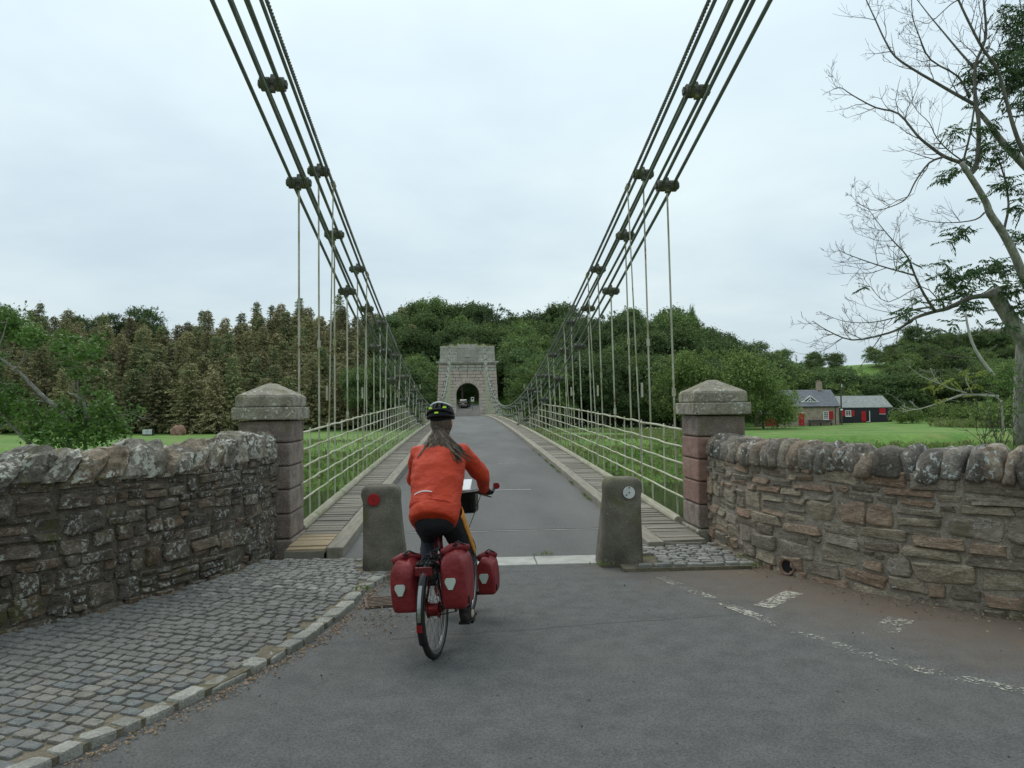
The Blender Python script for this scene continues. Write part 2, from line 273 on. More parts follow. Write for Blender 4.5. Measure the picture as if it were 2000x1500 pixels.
class MB:
    def __init__(s): s.v = []; s.f = []; s.mi = []
    def add(s, vs, fs, mi=0):
        n = len(s.v); s.v += [tuple(v) for v in vs]; s.f += [tuple(i+n for i in f) for f in fs]; s.mi += [mi]*len(fs); return s
    def box(s, c, d, rot=None, mi=0, taper=1.0):
        vs = []
        for k in (-1, 1):
            for j in (-1, 1):
                for i in (-1, 1):
                    tt = taper if k > 0 else 1
                    vs.append(Vector((i*d[0]/2*tt, j*d[1]/2*tt, k*d[2]/2)))
        if rot is not None:
            rm = rot if isinstance(rot, Matrix) else Euler(rot).to_matrix()
            vs = [rm @ v for v in vs]
        c = Vector(c); vs = [v+c for v in vs]
        return s.add(vs, [(0, 2, 3, 1), (4, 5, 7, 6), (0, 1, 5, 4), (2, 6, 7, 3), (0, 4, 6, 2), (1, 3, 7, 5)], mi)
    def tube(s, pts, r, n=6, cap=True, mi=0, ell=None, xax=None):
        pts = [Vector(p) for p in pts]; N = len(pts)
        rs = r if isinstance(r, (list, tuple)) else [r]*N
        up = None; vs = []; fs = []
        for i, p in enumerate(pts):
            tg = (pts[min(i+1, N-1)]-pts[max(i-1, 0)])
            tg = tg.normalized() if tg.length > 1e-9 else Vector((0, 0, 1))
            if xax is not None:
                u = Vector(xax); u = (u-tg*u.dot(tg)).normalized()
            elif up is None:
                a = Vector((0, 0, 1)) if abs(tg.z) < .9 else Vector((1, 0, 0)); u = tg.cross(a).normalized()
            else: u = (up-tg*up.dot(tg)).normalized()
            up = u; q = tg.cross(u); rr = rs[i]
            ra, rb = rr if isinstance(rr, (tuple, list)) else (rr, rr)
            for k in range(n):
                an = 2*math.pi*k/n; vs.append(p+u*(math.cos(an)*ra)+q*(math.sin(an)*rb))
        for i in range(N-1):
            for k in range(n): fs.append((i*n+k, i*n+(k+1) % n, (i+1)*n+(k+1) % n, (i+1)*n+k))
        if cap: fs.append(tuple(range(n-1, -1, -1))); fs.append(tuple((N-1)*n+k for k in range(n)))
        return s.add(vs, fs, mi)
    def disc(s, c, ax, r, th, n=20, mi=0):
        c = Vector(c); ax = Vector(ax).normalized(); return s.tube([c-ax*th/2, c+ax*th/2], r, n, mi=mi)
    def sphere(s, c, r, n=10, m=6, mi=0, fn=None):
        c = Vector(c); rr = r if isinstance(r, (tuple, list)) else (r, r, r); vs = []; fs = []
        for j in range(m+1):
            th = math.pi*j/m
            for i in range(n):
                ph = 2*math.pi*i/n; v = Vector((math.sin(th)*math.cos(ph), math.sin(th)*math.sin(ph), math.cos(th)))
                if fn: v = v*fn(v)
                vs.append(c+Vector((v.x*rr[0], v.y*rr[1], v.z*rr[2])))
        for j in range(m):
            for i in range(n): fs.append((j*n+i, (j+1)*n+i, (j+1)*n+(i+1) % n, j*n+(i+1) % n))
        return s.add(vs, fs, mi)
    def prism(s, poly, axis, a, b, mi=0):
        """poly in the two other axes, extruded along axis (0,1,2) from a to b"""
        n = len(poly); vs = []
        for t in (a, b):
            for p in poly:
                q = [p[0], p[1]]; q.insert(axis, t); vs.append(q)
        fs = [tuple(range(n-1, -1, -1)), tuple(range(n, 2*n))]+[(i, (i+1) % n, n+(i+1) % n, n+i) for i in range(n)]
        return s.add(vs, fs, mi)
    def mesh(s, name, mats, smooth=False, merge=False):
        me = bpy.data.meshes.new(name); me.from_pydata(s.v, [], s.f)
        for m_ in (mats if isinstance(mats, (list, tuple)) else [mats]): me.materials.append(MT[m_])
        if any(s.mi): me.polygons.foreach_set('material_index', s.mi)
        if smooth: me.polygons.foreach_set('use_smooth', [True]*len(s.f))
        bm = bmesh.new(); bm.from_mesh(me)
        if merge: bmesh.ops.remove_doubles(bm, verts=bm.verts, dist=1e-4)
        bmesh.ops.recalc_face_normals(bm, faces=bm.faces); bm.to_mesh(me); bm.free(); me.update(); return me
    def build(s, name, mats, parent=None, smooth=False, bevel=0, local=False, wloc=(0, 0, 0), merge=False, **k):
        o = link(name, s.mesh(name, mats, smooth, merge), parent, wloc, local=local, **k)
        if bevel:
            b = o.modifiers.new('b', 'BEVEL'); b.width = bevel; b.segments = 2; b.limit_method = 'ANGLE'
        return o
# ------------------------------------------------------------------ survey lines
def deck(y):
    if y < 9: return 0.0
    if y <= 68: return .9*(1-((68-y)/59)**2)
    return .9-.45*((y-68)/49)**2 if y < 117 else .45
LW = [(-9.5, 1.2), (-7.6, 2.6), (-6.0, 4.0), (-4.9, 5.02), (-4.25, 5.65), (-3.9, 6.05), (-3.52, 6.55), (-3.18, 7.2), (-2.93, 7.8), (-2.77, 8.4), (-2.70, 9.0), (-2.70, 9.34)]
RW = [(9.5, 1.0), (7.6, 2.4), (6.0, 3.85), (4.95, 4.92), (4.42, 5.4), (4.04, 5.73), (3.69, 6.15), (3.35, 6.72), (3.03, 7.3), (2.84, 7.85), (2.77, 8.5), (2.77, 9.44)]
class Line:
    def __init__(s, pts):
        s.p = [Vector((a, b, 0)) for a, b in pts]; s.l = [0]
        for i in range(1, len(s.p)): s.l.append(s.l[-1]+(s.p[i]-s.p[i-1]).length)
        s.L = s.l[-1]
    def at(s, t):
        x = np.interp(t, s.l, [p.x for p in s.p]); y = np.interp(t, s.l, [p.y for p in s.p]); return Vector((x, y, 0))
    def tan(s, t): return (s.at(min(t+.15, s.L))-s.at(max(t-.15, 0))).normalized()
LWL, RWL = Line(LW), Line(RW)
def xin(line, y): return float(np.interp(y, [p[1] for p in line], [p[0] for p in line]))

# ------------------------------------------------------------------ terrain
def roadfar(y): return .45+sm(118, 140, y)*1.9+max(0, y-140)*.05
def terrain(x, y):
    # near bank
    xb = (-xin(LW, y) if x < 0 else xin(RW, y)) if y > 1 else 14
    out = sm(.6, 7, abs(x)-xb)
    zn = -.10-2.0*out*(1 if y > -6 else 0)
    if y < -15: zn += sm(-16, -36, y)*11
    z = lerp(zn, -8.0, sm(10.6 if abs(x) < 4 else 8, 26, y))
    far = -1.75+.22*math.sin(x*.07+1.3)*math.cos(y*.05)+(sm(45, 75, x)*.25)
    if x > 75: far += sm(75, 110, x)*1.2
    bank = 2.2*math.sin(x*.045+.6)
    z = lerp(z, far, sm(65+bank, 79+bank, y))
    y0 = 124+sm(44, 56, x)*11+sm(85, 110, x)*-4+1.5*math.sin(x*.11)
    h = sm(y0, y0+50, y)*(13.0-1.2*sm(60, 95, x)+3.2*math.exp(-((x+36)/15)**2)+2.0*math.exp(-((x+4)/12)**2))+1.0*math.sin(x*.05+y*.08)*sm(y0, y0+20, y)
    z += h
    if y > 108:
        k = (1-sm(4.2, 10, abs(x)))*sm(110, 116.5, y)*(1-sm(142, 162, y)); z = lerp(z, roadfar(y)-.08, k)
    return z
def spaced(segs):
    o = [segs[0][0]]
    for a, b, st in segs:
        n = max(1, round((b-a)/st)); o += [a+(b-a)*(i+1)/n for i in range(n)]
    return o
gx = spaced([(-900, -300, 100), (-300, -130, 17), (-130, -20, 2.5), (-20, 20, 1.0), (20, 130, 2.5), (130, 300, 17), (300, 900, 100)])
gy = spaced([(-300, -60, 40), (-60, -12, 3), (-12, 30, 1.0), (30, 60, 3), (60, 84, 1.0), (84, 190, 2.5), (190, 320, 13), (320, 1600, 160)])
mb = MB(); nx = len(gx)
mb.v = [(x, y, terrain(x, y)) for y in gy for x in gx]
mb.f = [(j*nx+i, j*nx+i+1, (j+1)*nx+i+1, (j+1)*nx+i) for j in range(len(gy)-1) for i in range(nx-1)]; mb.mi = [0]*len(mb.f)
mb.build('ground', 'ground', smooth=True, kind='structure')
mb = MB(); mb.add([(-500, 4, -5.8), (500, 4, -5.8), (500, 90, -5.8), (-500, 90, -5.8)], [(0, 1, 2, 3)]); mb.build('river', 'water', kind='structure')
# near road: asphalt between the two walls
ys = spaced([(-16, 2, 2), (2, 8.22, .35)]); mb = MB()
for y in ys:
    if y > 1.2: a, b = xin(LW, y), xin(RW, y)
    else: a, b = -13, 13
    mb.v += [(a-.1, y, 0), (b+.1, y, 0)]
mb.f = [(2*i, 2*i+1, 2*i+3, 2*i+2) for i in range(len(ys)-1)]; mb.mi = [0]*len(mb.f)
mb.build('road', 'asphalt', kind='structure')
# ------------------------------------------------------------------ rubble walls
def clamp_area(rng, s0, s1, z0, z1, mode=0):
    """random cutting of a rubble face into stones"""
    out = []; z = z0; rows = []
    while z < z1-.04:
        h = rng.choice([.08, .11, .14, .17, .20, .23]); h = h if z+h < z1-.08 else z1-z; rows.append((z, z+h)); z += h
    for (a, b) in rows:
        s = s0-rng.random()*.3
        while s < s1:
            wd = rng.uniform(.10, .40)*(1.35 if mode else 1.0); e = min(s+wd, s1); h = b-a
            k = rng.random()
            if h > .16 and k < .42:
                c = a+h*rng.uniform(.35, .65); m1 = s+(e-s)*rng.uniform(.35, .65)
                out += [(s, e, a, c)] if rng.random() < .5 else [(s, m1, a, c), (m1, e, a, c)]
                m1 = s+(e-s)*rng.uniform(.3, .7)
                out += [(s, e, c, b)] if rng.random() < .5 else [(s, m1, c, b), (m1, e, c, b)]
            elif h > .2 and k < .62:
                c1 = a+h*rng.uniform(.25, .38); c2 = a+h*rng.uniform(.6, .74); out += [(s, e, a, c1), (s, e, c1, c2), (s, e, c2, b)]
            else: out.append((s, e, a, b))
            s = e
    return [q for q in out if q[1] > s0+.05]
def wall(name, line, side, ztop, zbase, stmat, mrmat, cpmat, label, s_from, seed, mode, cophs):
    rng = random.Random(seed); base = line.at(line.L*.6)
    root = empty(name, (base.x, base.y, zbase), label=label, cat='stone wall')
    th = .46
    nrm = lambda t: Vector((line.tan(t).y, -line.tan(t).x, 0))*side      # towards the road
    # mortar core, its face set back behind the stones
    mb = MB(); n = 60
    cof = -.010 if mode else -.014
    for i in range(n+1):
        t = line.L*i/n; p = line.at(t); q = nrm(t)
        for off, z in ((cof, zbase-.35), (cof, ztop-.22), (-th, ztop-.22), (-th, zbase-1.9)):
            v = p+q*off; mb.v.append((v.x, v.y, z))
    for i in range(n):
        for k in range(4): mb.f.append((4*i+k, 4*i+(k+1) % 4, 4*i+4+(k+1) % 4, 4*i+4+k)); mb.mi.append(0)
    mb.build('wall_core', mrmat, root)
    # facing stones
    for (s0, s1, z0, z1) in clamp_area(rng, s_from, line.L-.02, zbase-.05, ztop-.23, mode):
        s0 = max(s0, s_from); g = rng.uniform(.004, .011); w_, h_ = (s1-s0)-2*g, (z1-z0)-2*g
        if w_ < .05 or h_ < .03: continue
        cs = (s0+s1)/2; cz = (z0+z1)/2; cz += (.022*math.sin(cs*2.3+1.7*mode)+.016*math.sin(cs*5.1+z0*4)+.012*math.sin(cs*11+z0*9))*math.sin(math.pi*min(1, max(0, (cz-zbase)/(ztop-.23-zbase)))); rot_ = rng.gauss(0, .035)
        p = line.at(cs); q = nrm(cs); tg = line.tan(cs)*1
        N = 12; prof = rng.uniform(-.012, .022) if mode == 0 else rng.uniform(-.010, .018); ring = []
        cor = min(w_, h_)*rng.uniform(.10, .28)
        base_pts = []
        hw, hh = w_/2, h_/2
        for (sx, sz) in ((1, 1), (-1, 1), (-1, -1), (1, -1)):
            c = cor*rng.uniform(.3, 1.6); jx = rng.uniform(-.03, .16)*hw; jz = rng.uniform(-.08, .20)*hh
            a = (sx*(hw-jx), sz*(hh-jz-c)); b = (sx*(hw-jx-c), sz*(hh-jz)); mid = (sx*(hw-jx-c*.28), sz*(hh-jz-c*.28))
            base_pts += [a, mid, b] if sx*sz > 0 else [b, mid, a]
        base_pts = [(a*math.cos(rot_)-b*math.sin(rot_)+rng.gauss(0, .05)*min(w_, h_), b*math.cos(rot_)+a*math.sin(rot_)+rng.gauss(0, .05)*min(w_, h_)) for a, b in base_pts]
        vs = []; ins = rng.uniform(.80, .92); tilt = rng.uniform(-.03, .03); tl2 = rng.uniform(-.02, .02)
        for (k, d) in ((1.0, -.07), (1.0, prof-.016), (lerp(1, ins, .5), prof-.001), (ins*.92, prof+.006)):
            for (a, b) in base_pts:
                jd = rng.uniform(-.004, .004) if d > -.05 else 0
                d2 = d+jd+(tilt*b/h_+tl2*a/w_ if d > -.05 else 0)
                v = tg*(a*k)+q*d2; vs.append((v.x, v.y, b*k))
        v = q*(prof+rng.uniform(.004, .014)); vs.append((v.x, v.y, rng.uniform(-.1, .1)*h_))
        fs = []
        for r_ in range(3):
            for i in range(N): fs.append((r_*N+i, r_*N+(i+1) % N, (r_+1)*N+(i+1) % N, (r_+1)*N+i))
        for i in range(N): fs.append((3*N+i, 3*N+(i+1) % N, 4*N))
        m2 = MB(); m2.add(vs, fs); me = m2.mesh('stone', stmat, smooth=False)
        link('stone', me, root, (p.x, p.y, cz))
    # coping stones set on edge, leaning
    s = s_from
    while s < line.L-.08:
        wd = rng.uniform(*cophs); wd = min(wd, line.L-.02-s)
        if wd < .07: break
        cs = s+wd/2; p = line.at(cs); q = nrm(cs); tg = line.tan(cs); hgt = rng.uniform(.21, .32) if mode == 0 else rng.uniform(.22, .29); half = th/2+rng.uniform(.0, .06); lean = rng.uniform(.02, .20) if mode == 0 else rng.uniform(-.06, .06); jg = .014 if mode == 0 else .013; px_ = rng.uniform(.55, 1.0) if mode == 0 else rng.uniform(.5, .95)
        prof = []
        for k in range(11):
            an = math.pi*k/10; rr = rng.uniform(.88, 1.07) if mode == 0 else rng.uniform(.90, 1.07)
            prof.append((math.copysign(abs(math.cos(an))**px_, math.cos(an))*half*rr, (abs(math.sin(an))**(px_+.1))*hgt*rr))
        prof += [(-half*.9, -.03), (half*.9, -.03)]
        st = [(-.5, .80), (-.40, .94), (-.15, 1.02), (.18, 1.0), (.42, .93), (.5, .78)]; vs = []; N = len(prof); twist = rng.uniform(-.12, .12)
        for (k, scl) in st:
            bulge = rng.uniform(.95, 1.05)*scl
            for (a, b) in prof:
                sh = lean*(b/hgt)+twist*a; jit = rng.uniform(-jg, jg)
                v = tg*(k*wd*1.0+sh)+q*(a*bulge-th/2+.02+jit); vs.append((v.x, v.y, b*bulge+jit if b > 0 else b))
        fs = [tuple(range(N-1, -1, -1)), tuple(range((len(st)-1)*N, len(st)*N))]
        for i in range(len(st)-1):
            for k in range(N): fs.append((i*N+k, i*N+(k+1) % N, (i+1)*N+(k+1) % N, (i+1)*N+k))
        m2 = MB(); m2.add(vs, fs); me = m2.mesh('coping_stone', cpmat, smooth=(mode != 0))
        zz = ztop-.26+rng.uniform(-.03, .03)
        o = link('coping_stone', me, root, (p.x, p.y, zz)); s += wd*.97
    return root
wl_root = wall('stone_wall', LWL, 1, 1.455, .03, 'wall_stone_dark', 'mortar', 'coping', 'dark lichen-spotted rubble wall with jagged coping, curving along the cobbled pavement', 3.0, 3, 0, (.11, .27))
wr_root = wall('stone_wall', RWL, -1, 1.375, .0, 'wall_stone_warm', 'mortar_right', 'coping_right', 'warm brown rubble wall with rounded coping, beside the faded white road lines', 3.2, 8, 1, (.09, .25))
# ------------------------------------------------------------------ gate pillars
def pillar(x0, x1, y0, y1, zb, mats, label):
    cx, cy = (x0+x1)/2, (y0+y1)/2; wx, wy = x1-x0, y1-y0
    root = empty('gate_pillar', (cx, cy, zb), label=label, cat='pillar', group='stone gate pillars at the bridge end')
    zs = [zb-.3, .16, .47, .77, 1.06, 1.35, 1.63]
    MB().box((cx, cy, .7), (wx-.06, wy-.06, 1.85)).build('core', 'mortar', root)
    for i in range(len(zs)-1):
        a, b = zs[i]+.006, zs[i+1]-.006; ex = .03 if i == 0 else 0
        o = MB().box((cx, cy, (a+b)/2), (wx+2*ex, wy+2*ex, b-a)).build('block', mats[i % len(mats)], root, bevel=.022)
    o = MB().box((cx, cy, 1.715), (wx+.13, wy+.13, .155)).build('cornice', 'pillar_cap', root, bevel=.014)
    o = MB().box((cx, cy, 1.866), (wx+.06, wy+.06, .142)).build('cap_block', 'pillar_cap', root, bevel=.02)
    hx, hy = (wx+.03)/2, (wy+.03)/2; m2 = MB(); vs = []
    for (k, z) in ((1, 1.938), (.985, 1.946), (.17, 2.095), (.12, 2.10)):
        vs += [(cx-hx*k, cy-hy*k, z), (cx+hx*k, cy-hy*k, z), (cx+hx*k, cy+hy*k, z), (cx-hx*k, cy+hy*k, z)]
    fs = [(i*4+k, i*4+(k+1) % 4, i*4+4+(k+1) % 4, i*4+4+k) for i in range(3) for k in range(4)]+[(12, 13, 14, 15)]
    m2.add(vs, fs).build('pyramid_cap', 'pillar_cap', root, bevel=.008)
    return root
pillar(-3.17, -2.53, 9.32, 10.07, .0, ['pillar_stone'], 'grey-brown square gate pillar with pyramid cap joined to the left wall')
pillar(2.64, 3.28, 9.42, 10.12, .0, ['pillar_cap', 'pillar_stone', 'pillar_red', 'pillar_red', 'pillar_red', 'pillar_stone'], 'reddish sandstone square gate pillar with pyramid cap joined to the right wall')
# ------------------------------------------------------------------ stone bollards
def bollard(x, y, wb, wt, h, dep, skew, disc_off, dmat, label, dz, holes):
    root = empty('stone_bollard', (x, y, 0), label=label, cat='bollard', group='stone bollards at the bridge entrance')
    rng = random.Random(int(x*100)); m2 = MB(); vs = []; n = 24; lv = [(-.1, 1), (.08, .99), (.3, .965), (.55, .94), (.75, .93), (h-.10, .93), (h-.05, .90), (h-.018, .82), (h, .66), (h+.003, .3)]
    for (z, k) in lv:
        t = max(0, z)/h; ww = lerp(wb, wt, t)*k/(.93 if z > h-.11 else 1)/2; dd = dep*lerp(1, .86, t)*k/2; ox = skew*t
        for i in range(n):
            an = 2*math.pi*i/n; c, s_ = math.cos(an), math.sin(an); e = .28
            j = 1+rng.uniform(-.02, .014)
            vs.append((ox+math.copysign(abs(c)**e, c)*ww*j, math.copysign(abs(s_)**e, s_)*dd*j, z))
    fs = [(i*n+k, i*n+(k+1) % n, (i+1)*n+(k+1) % n, (i+1)*n+k) for i in range(len(lv)-1) for k in range(n)]+[tuple((len(lv)-1)*n+k for k in range(n))]
    m2.add(vs, fs).build('shaft', 'bollard', root, smooth=True, local=True)
    m2 = MB(); fy = -dep*.435; m2.disc((disc_off, fy-.012, dz), (0, -1, .06), .066, .018, 28).build('reflector', dmat, root, smooth=False, local=True, bevel=.003)
    for (a, b) in holes: MB().disc((disc_off+a, fy-.024, dz+b), (0, -1, .06), .008, .004, 8).build('screw', 'steel_dark', root, local=True)
    return root
bollard(-1.235, 8.13, .48, .41, .93, .36, -.05, -.11, 'reflector_red', 'leaning stone bollard with a red reflector disc, left of the road', .79, [(0, 0), (0, -.055)])
bollard(1.33, 8.20, .50, .41, .965, .38, .05, .09, 'reflector_white', 'worn stone bollard with a white reflector disc, right of the road', .81, [(0, 0), (-.03, -.025), (0, .055)])
# ------------------------------------------------------------------ cobbled pavements
def sett_mesh(seed, m_):
    rng = random.Random(seed); n = 8; vs = []
    oc = []
    for (sx, sy) in ((1, 1), (-1, 1), (-1, -1), (1, -1)):
        c = rng.uniform(.05, .14); jx, jy = rng.uniform(0, .07), rng.uniform(0, .07)
        a = (sx*(.5-jx), sy*(.5-jy-c)); b = (sx*(.5-jx-c), sy*(.5-jy)); oc += [a, b] if sx*sy > 0 else [b, a]
    for (k, z) in ((1, -1), (1, -.12), (.94, -.01), (.55, .03)):
        for (a, b) in oc: vs.append((a*k, b*k, z+(rng.uniform(-.05, .05) if z > -.1 else 0)))
    vs.append((0, 0, .05))
    fs = [(r*n+i, r*n+(i+1) % n, (r+1)*n+(i+1) % n, (r+1)*n+i) for r in range(3) for i in range(n)]+[(3*n+i, 3*n+(i+1) % n, 4*n) for i in range(n)]
    return MB().add(vs, fs).mesh('sett', m_, smooth=False)
SET = [sett_mesh(i, 'sett') for i in range(8)]; SETP = [sett_mesh(20+i, 'sett_pale') for i in range(8)]
KL = Line([(-4.2, 1.2), (-3.2, 2.4), (-2.72, 3.15), (-2.39, 3.84), (-2.09, 4.38), (-1.81, 4.95), (-1.53, 5.71), (-1.36, 6.61), (-1.32, 7.2), (-1.16, 7.72)])
PZ = .055
pav = empty('pavement_left', (-2.6, 6, 0), kind='structure')
# bed
mb = MB(); ts = [i*.25 for i in range(int(KL.L/.25)+1)]
pts = []
for y in spaced([(1.3, 8.66, .2)]):
    a = xin(LW, y)-.08; ky = [(p.y, p.x) for p in KL.p]; b = interp(ky, y) if y < 7.72 else lerp(-1.12, -.9, min(1, (y-7.72)/.5))
    if y > 7.9: b = -1.0
    if y > 8.3: b = -1.45
    pts.append((a, b-.03, y))
for a, b, y in pts: mb.v += [(a, y, PZ-.014), (b, y, PZ-.014), (b, y, -.05)]
for i in range(len(pts)-1):
    mb.f += [(3*i, 3*i+1, 3*i+4, 3*i+3), (3*i+1, 3*i+2, 3*i+5, 3*i+4)]; mb.mi += [0, 0]
mb.build('bed', 'bed', pav)
# setts in rows square to the kerb
allsets = []; rng = random.Random(31); u = Vector((.37, .93, 0)).normalized(); v = Vector((-u.y, u.x, 0)); org = Vector((-1.2, 7.6, 0)); row = 0; t = -7.2
while t < 2.2:
    rh = rng.uniform(.090, .110); s = -.9-rng.random()*.1+(.06 if row % 2 else 0)
    while s < 4.2:
        wd = rng.uniform(.10, .148); c = org+u*(t+rh/2)+v*(s+wd/2)
        if 2.6 < c.y < 8.62:
            ky = [(p.y, p.x) for p in KL.p]; kx = interp(ky, c.y) if c.y < 7.72 else -1.03
            if c.y > 8.2: kx = -1.42
            nearb = abs(c.x+1.17) < .34 and abs(c.y-8.13) < .26
            slope = 1 if c.y > 6.4 else 1.1
            if c.x < kx-.155*slope and c.x > xin(LW, c.y)+.05 and not nearb: allsets.append((c, wd, rh))
        s += wd
    t += rh; row += 1
allsets.sort(key=lambda q: (q[0]-Vector((CAM.x, 0, 0))).length)
rz = math.atan2(v.y, v.x)
vis = [q for q in allsets if (q[0].y > 3.0)]
rest = MB()
for i, (c, wd, rh) in enumerate(vis):
    z = PZ+rng.uniform(-.005, .004); pale = c.y > 7.3+rng.uniform(-.5, .5); me = (SETP if pale else SET)[rng.randrange(8)]
    sc_ = (wd-.012, rh-.012, .07); rr = rz+rng.uniform(-.04, .04)+(math.pi if rng.random() < .5 else 0)
    if i < 300: link('sett', me, pav, (c.x, c.y, z), rot=(rng.uniform(-.03, .03), rng.uniform(-.03, .03), rr), scale=sc_)
    else:
        mm = Matrix.Translation((c.x, c.y, z)) @ Euler((rng.uniform(-.03, .03), rng.uniform(-.03, .03), rr)).to_matrix().to_4x4() @ Matrix.Diagonal((*sc_, 1))
        rest.add([mm @ vv.co for vv in me.vertices], [tuple(p.vertices) for p in me.polygons], 1 if pale else 0)
rest.build('sett_paving', ['sett', 'sett_pale'], pav, kind='stuff')
# kerb stones along the pavement edge
s = 1.0
while s < KL.L-.02:
    wd = rng.choice([.15, .2, .22, .27, .34])*rng.uniform(.85, 1.15); wd = min(wd, KL.L-s)
    c = KL.at(s+wd/2); tg = KL.tan(s+wd/2); q = Vector((-tg.y, tg.x, 0)); c = c+q*.075
    link('kerb_stone', sett_mesh(100+int(s*50), 'kerbstone'), pav, (c.x, c.y, PZ-.006+rng.uniform(-.012, .006)), rot=(rng.uniform(-.05, .05), rng.uniform(-.04, .04), math.atan2(tg.y, tg.x)+rng.uniform(-.06, .06)), scale=(wd-.016, rng.uniform(.11, .15), .10)); s += wd
# small cobbled patch on the right of the right bollard
pavr = empty('pavement_right', (2.2, 8.3, 0), kind='structure')
def prx(y): return (1.55 if y > 8.42 else 1.30), xin(RW, y)-.02
mb = MB(); yy = spaced([(7.78, 9.0, .12)])
for y in yy:
    a, b = (1.3 if y < 8.45 else 1.66), xin(RW, y)-(.18 if y < 8.0 else 0); mb.v += [(a, y, .035), (b, y, .035), (a, y, -.05), (b, y, -.05)]
for i in range(len(yy)-1):
    mb.f += [(4*i, 4*i+1, 4*i+5, 4*i+4), (4*i, 4*i+4, 4*i+6, 4*i+2)]; mb.mi += [0, 0]
mb.f.append((0, 2, 3, 1)); mb.mi.append(0); mb.build('bed', 'bed', pavr)
y = 7.80; r_ = 0
while y < 8.98:
    rh = .10 if r_ else .115; x = (1.42 if y < 8.42 else 1.70)+rng.random()*.05; ph = rng.random()*.06
    while x < 2.95:
        wd = rng.uniform(.12, .17) if r_ else rng.uniform(.15, .24)
        cx, cy = x+wd/2, y+rh/2+.06*math.sin(x*1.5)*0+.02*(x-2.0)
        if cx < xin(RW, cy)-.10 and not (abs(cx-1.39) < .33 and abs(cy-8.2) < .25):
            link('sett', SETP[rng.randrange(8)], pavr, (cx, cy, .062+rng.uniform(-.006, .006)), rot=(rng.uniform(-.03, .03), rng.uniform(-.03, .03), rng.uniform(-.03, .03)+(math.pi if rng.random() < .5 else 0)), scale=(wd-.013, rh-.013, .09))
        x += wd
    y += rh; r_ += 1
# drain grate and pipe mouth
g = empty('drain_grate', (-1.10, 6.80, 0), label='rusty slotted drain grate set in the road beside the kerb', cat='drain grate', rot=(0, 0, rad(10)))
MB().box((0, 0, .003), (.34, .36, .006)).build('pit_shade', 'black_ink_and_shade', g, local=True)  # flat black plate: the shade below the bars is put in as colour
for i in range(7): MB().box((0, -.15+i*.05, .012), (.33, .022, .018)).build('bar', 'rust_iron', g, local=True)
for sx in (-1, 1): MB().box((sx*.175, 0, .011), (.022, .37, .02)).build('frame', 'rust_iron', g, local=True)
pp = empty('drain_pipe', (2.90, 7.52, .1), label='round clay drain pipe opening at the foot of the right wall', cat='pipe')
m2 = MB(); ax = Vector((.62, .55, 0)).normalized(); c0 = Vector((2.925, 7.46, .085)); vs = []; n = 24; sd_ = Vector((-ax.y, ax.x, 0))
for (d, r) in ((.0, .072), (-.012, .080), (.5, .080), (.5, .064), (0, .064)):
    for i in range(n):
        an = 2*math.pi*i/n; vs.append(c0+ax*d+sd_*(math.cos(an)*r)+Vector((0, 0, math.sin(an)*r*1.05)))
m2.add(vs, [(k*n+i, k*n+(i+1) % n, ((k+1) % 5)*n+(i+1) % n, ((k+1) % 5)*n+i) for k in range(5) for i in range(n)]).build('pipe', 'clay_pipe', pp, smooth=True)
m2 = MB(); m2.disc(c0+ax*.035, ax, .066, .01, 20).build('bore_shade', 'black_ink_and_shade', pp)  # flat black disc paints the shade inside the pipe
# ------------------------------------------------------------------ road details: stone sill, markings, joint
mb = MB()
for i, (a, b) in enumerate(((-1.5, -.55), (-.545, .42), (.425, 1.16))):
    MB().box(((a+b)/2, 8.44, -.045), (b-a-.004, .44, .12)).build('sill_stone', 'slab', None, bevel=.012, label=['pale stone sill slab beside the red-disc bollard', 'pale stone sill slab ahead of the bicycle', 'pale stone sill slab beside the white-disc bollard'][i], cat='slab', group='sill slabs across the bridge entrance')
def ribbon(name, pts, wd, m_, z=.004, **k):
    P = [Vector((a, b, 0)) for a, b in pts]; m2 = MB()
    for i, p in enumerate(P):
        tg = (P[min(i+1, len(P)-1)]-P[max(i-1, 0)]).normalized(); q = Vector((-tg.y, tg.x, 0))*wd/2
        m2.v += [tuple(p-q)[:2]+(z,), tuple(p+q)[:2]+(z,)]
    m2.f = [(2*i, 2*i+1, 2*i+3, 2*i+2) for i in range(len(P)-1)]; m2.mi = [0]*len(m2.f)
    return m2.build(name, m_, **k)
ribbon('road_marking', [(1.62, 7.52), (1.72, 7.1), (1.95, 6.3), (2.16, 5.62), (2.37, 5.15), (2.62, 4.72), (3.05, 4.27), (3.6, 3.75), (4.4, 3.1)], .12, 'road_paint', label='long broken faded white line painted on the road near the right wall', cat='road marking')
ribbon('road_marking', [(2.2, 6.31), (2.69, 6.77)], .17, 'road_paint_bar', label='short worn white bar painted on the road, nearer the drain pipe', cat='road marking', group='short white bars by the right wall')
ribbon('road_marking', [(2.69, 5.42), (3.17, 5.85)], .20, 'road_paint', label='short very faded white bar painted on the road, farther from the drain pipe', cat='road marking', group='short white bars by the right wall')
rs_ = random.Random(12)
ribbon('road_seam', [(-.95+.11*i, 5.72+.015*i+rs_.gauss(0, .012), ) for i in range(28)], .005, 'deck_dark', .003, label='thin dark seam across the asphalt ahead of the rear wheel', cat='road seam')
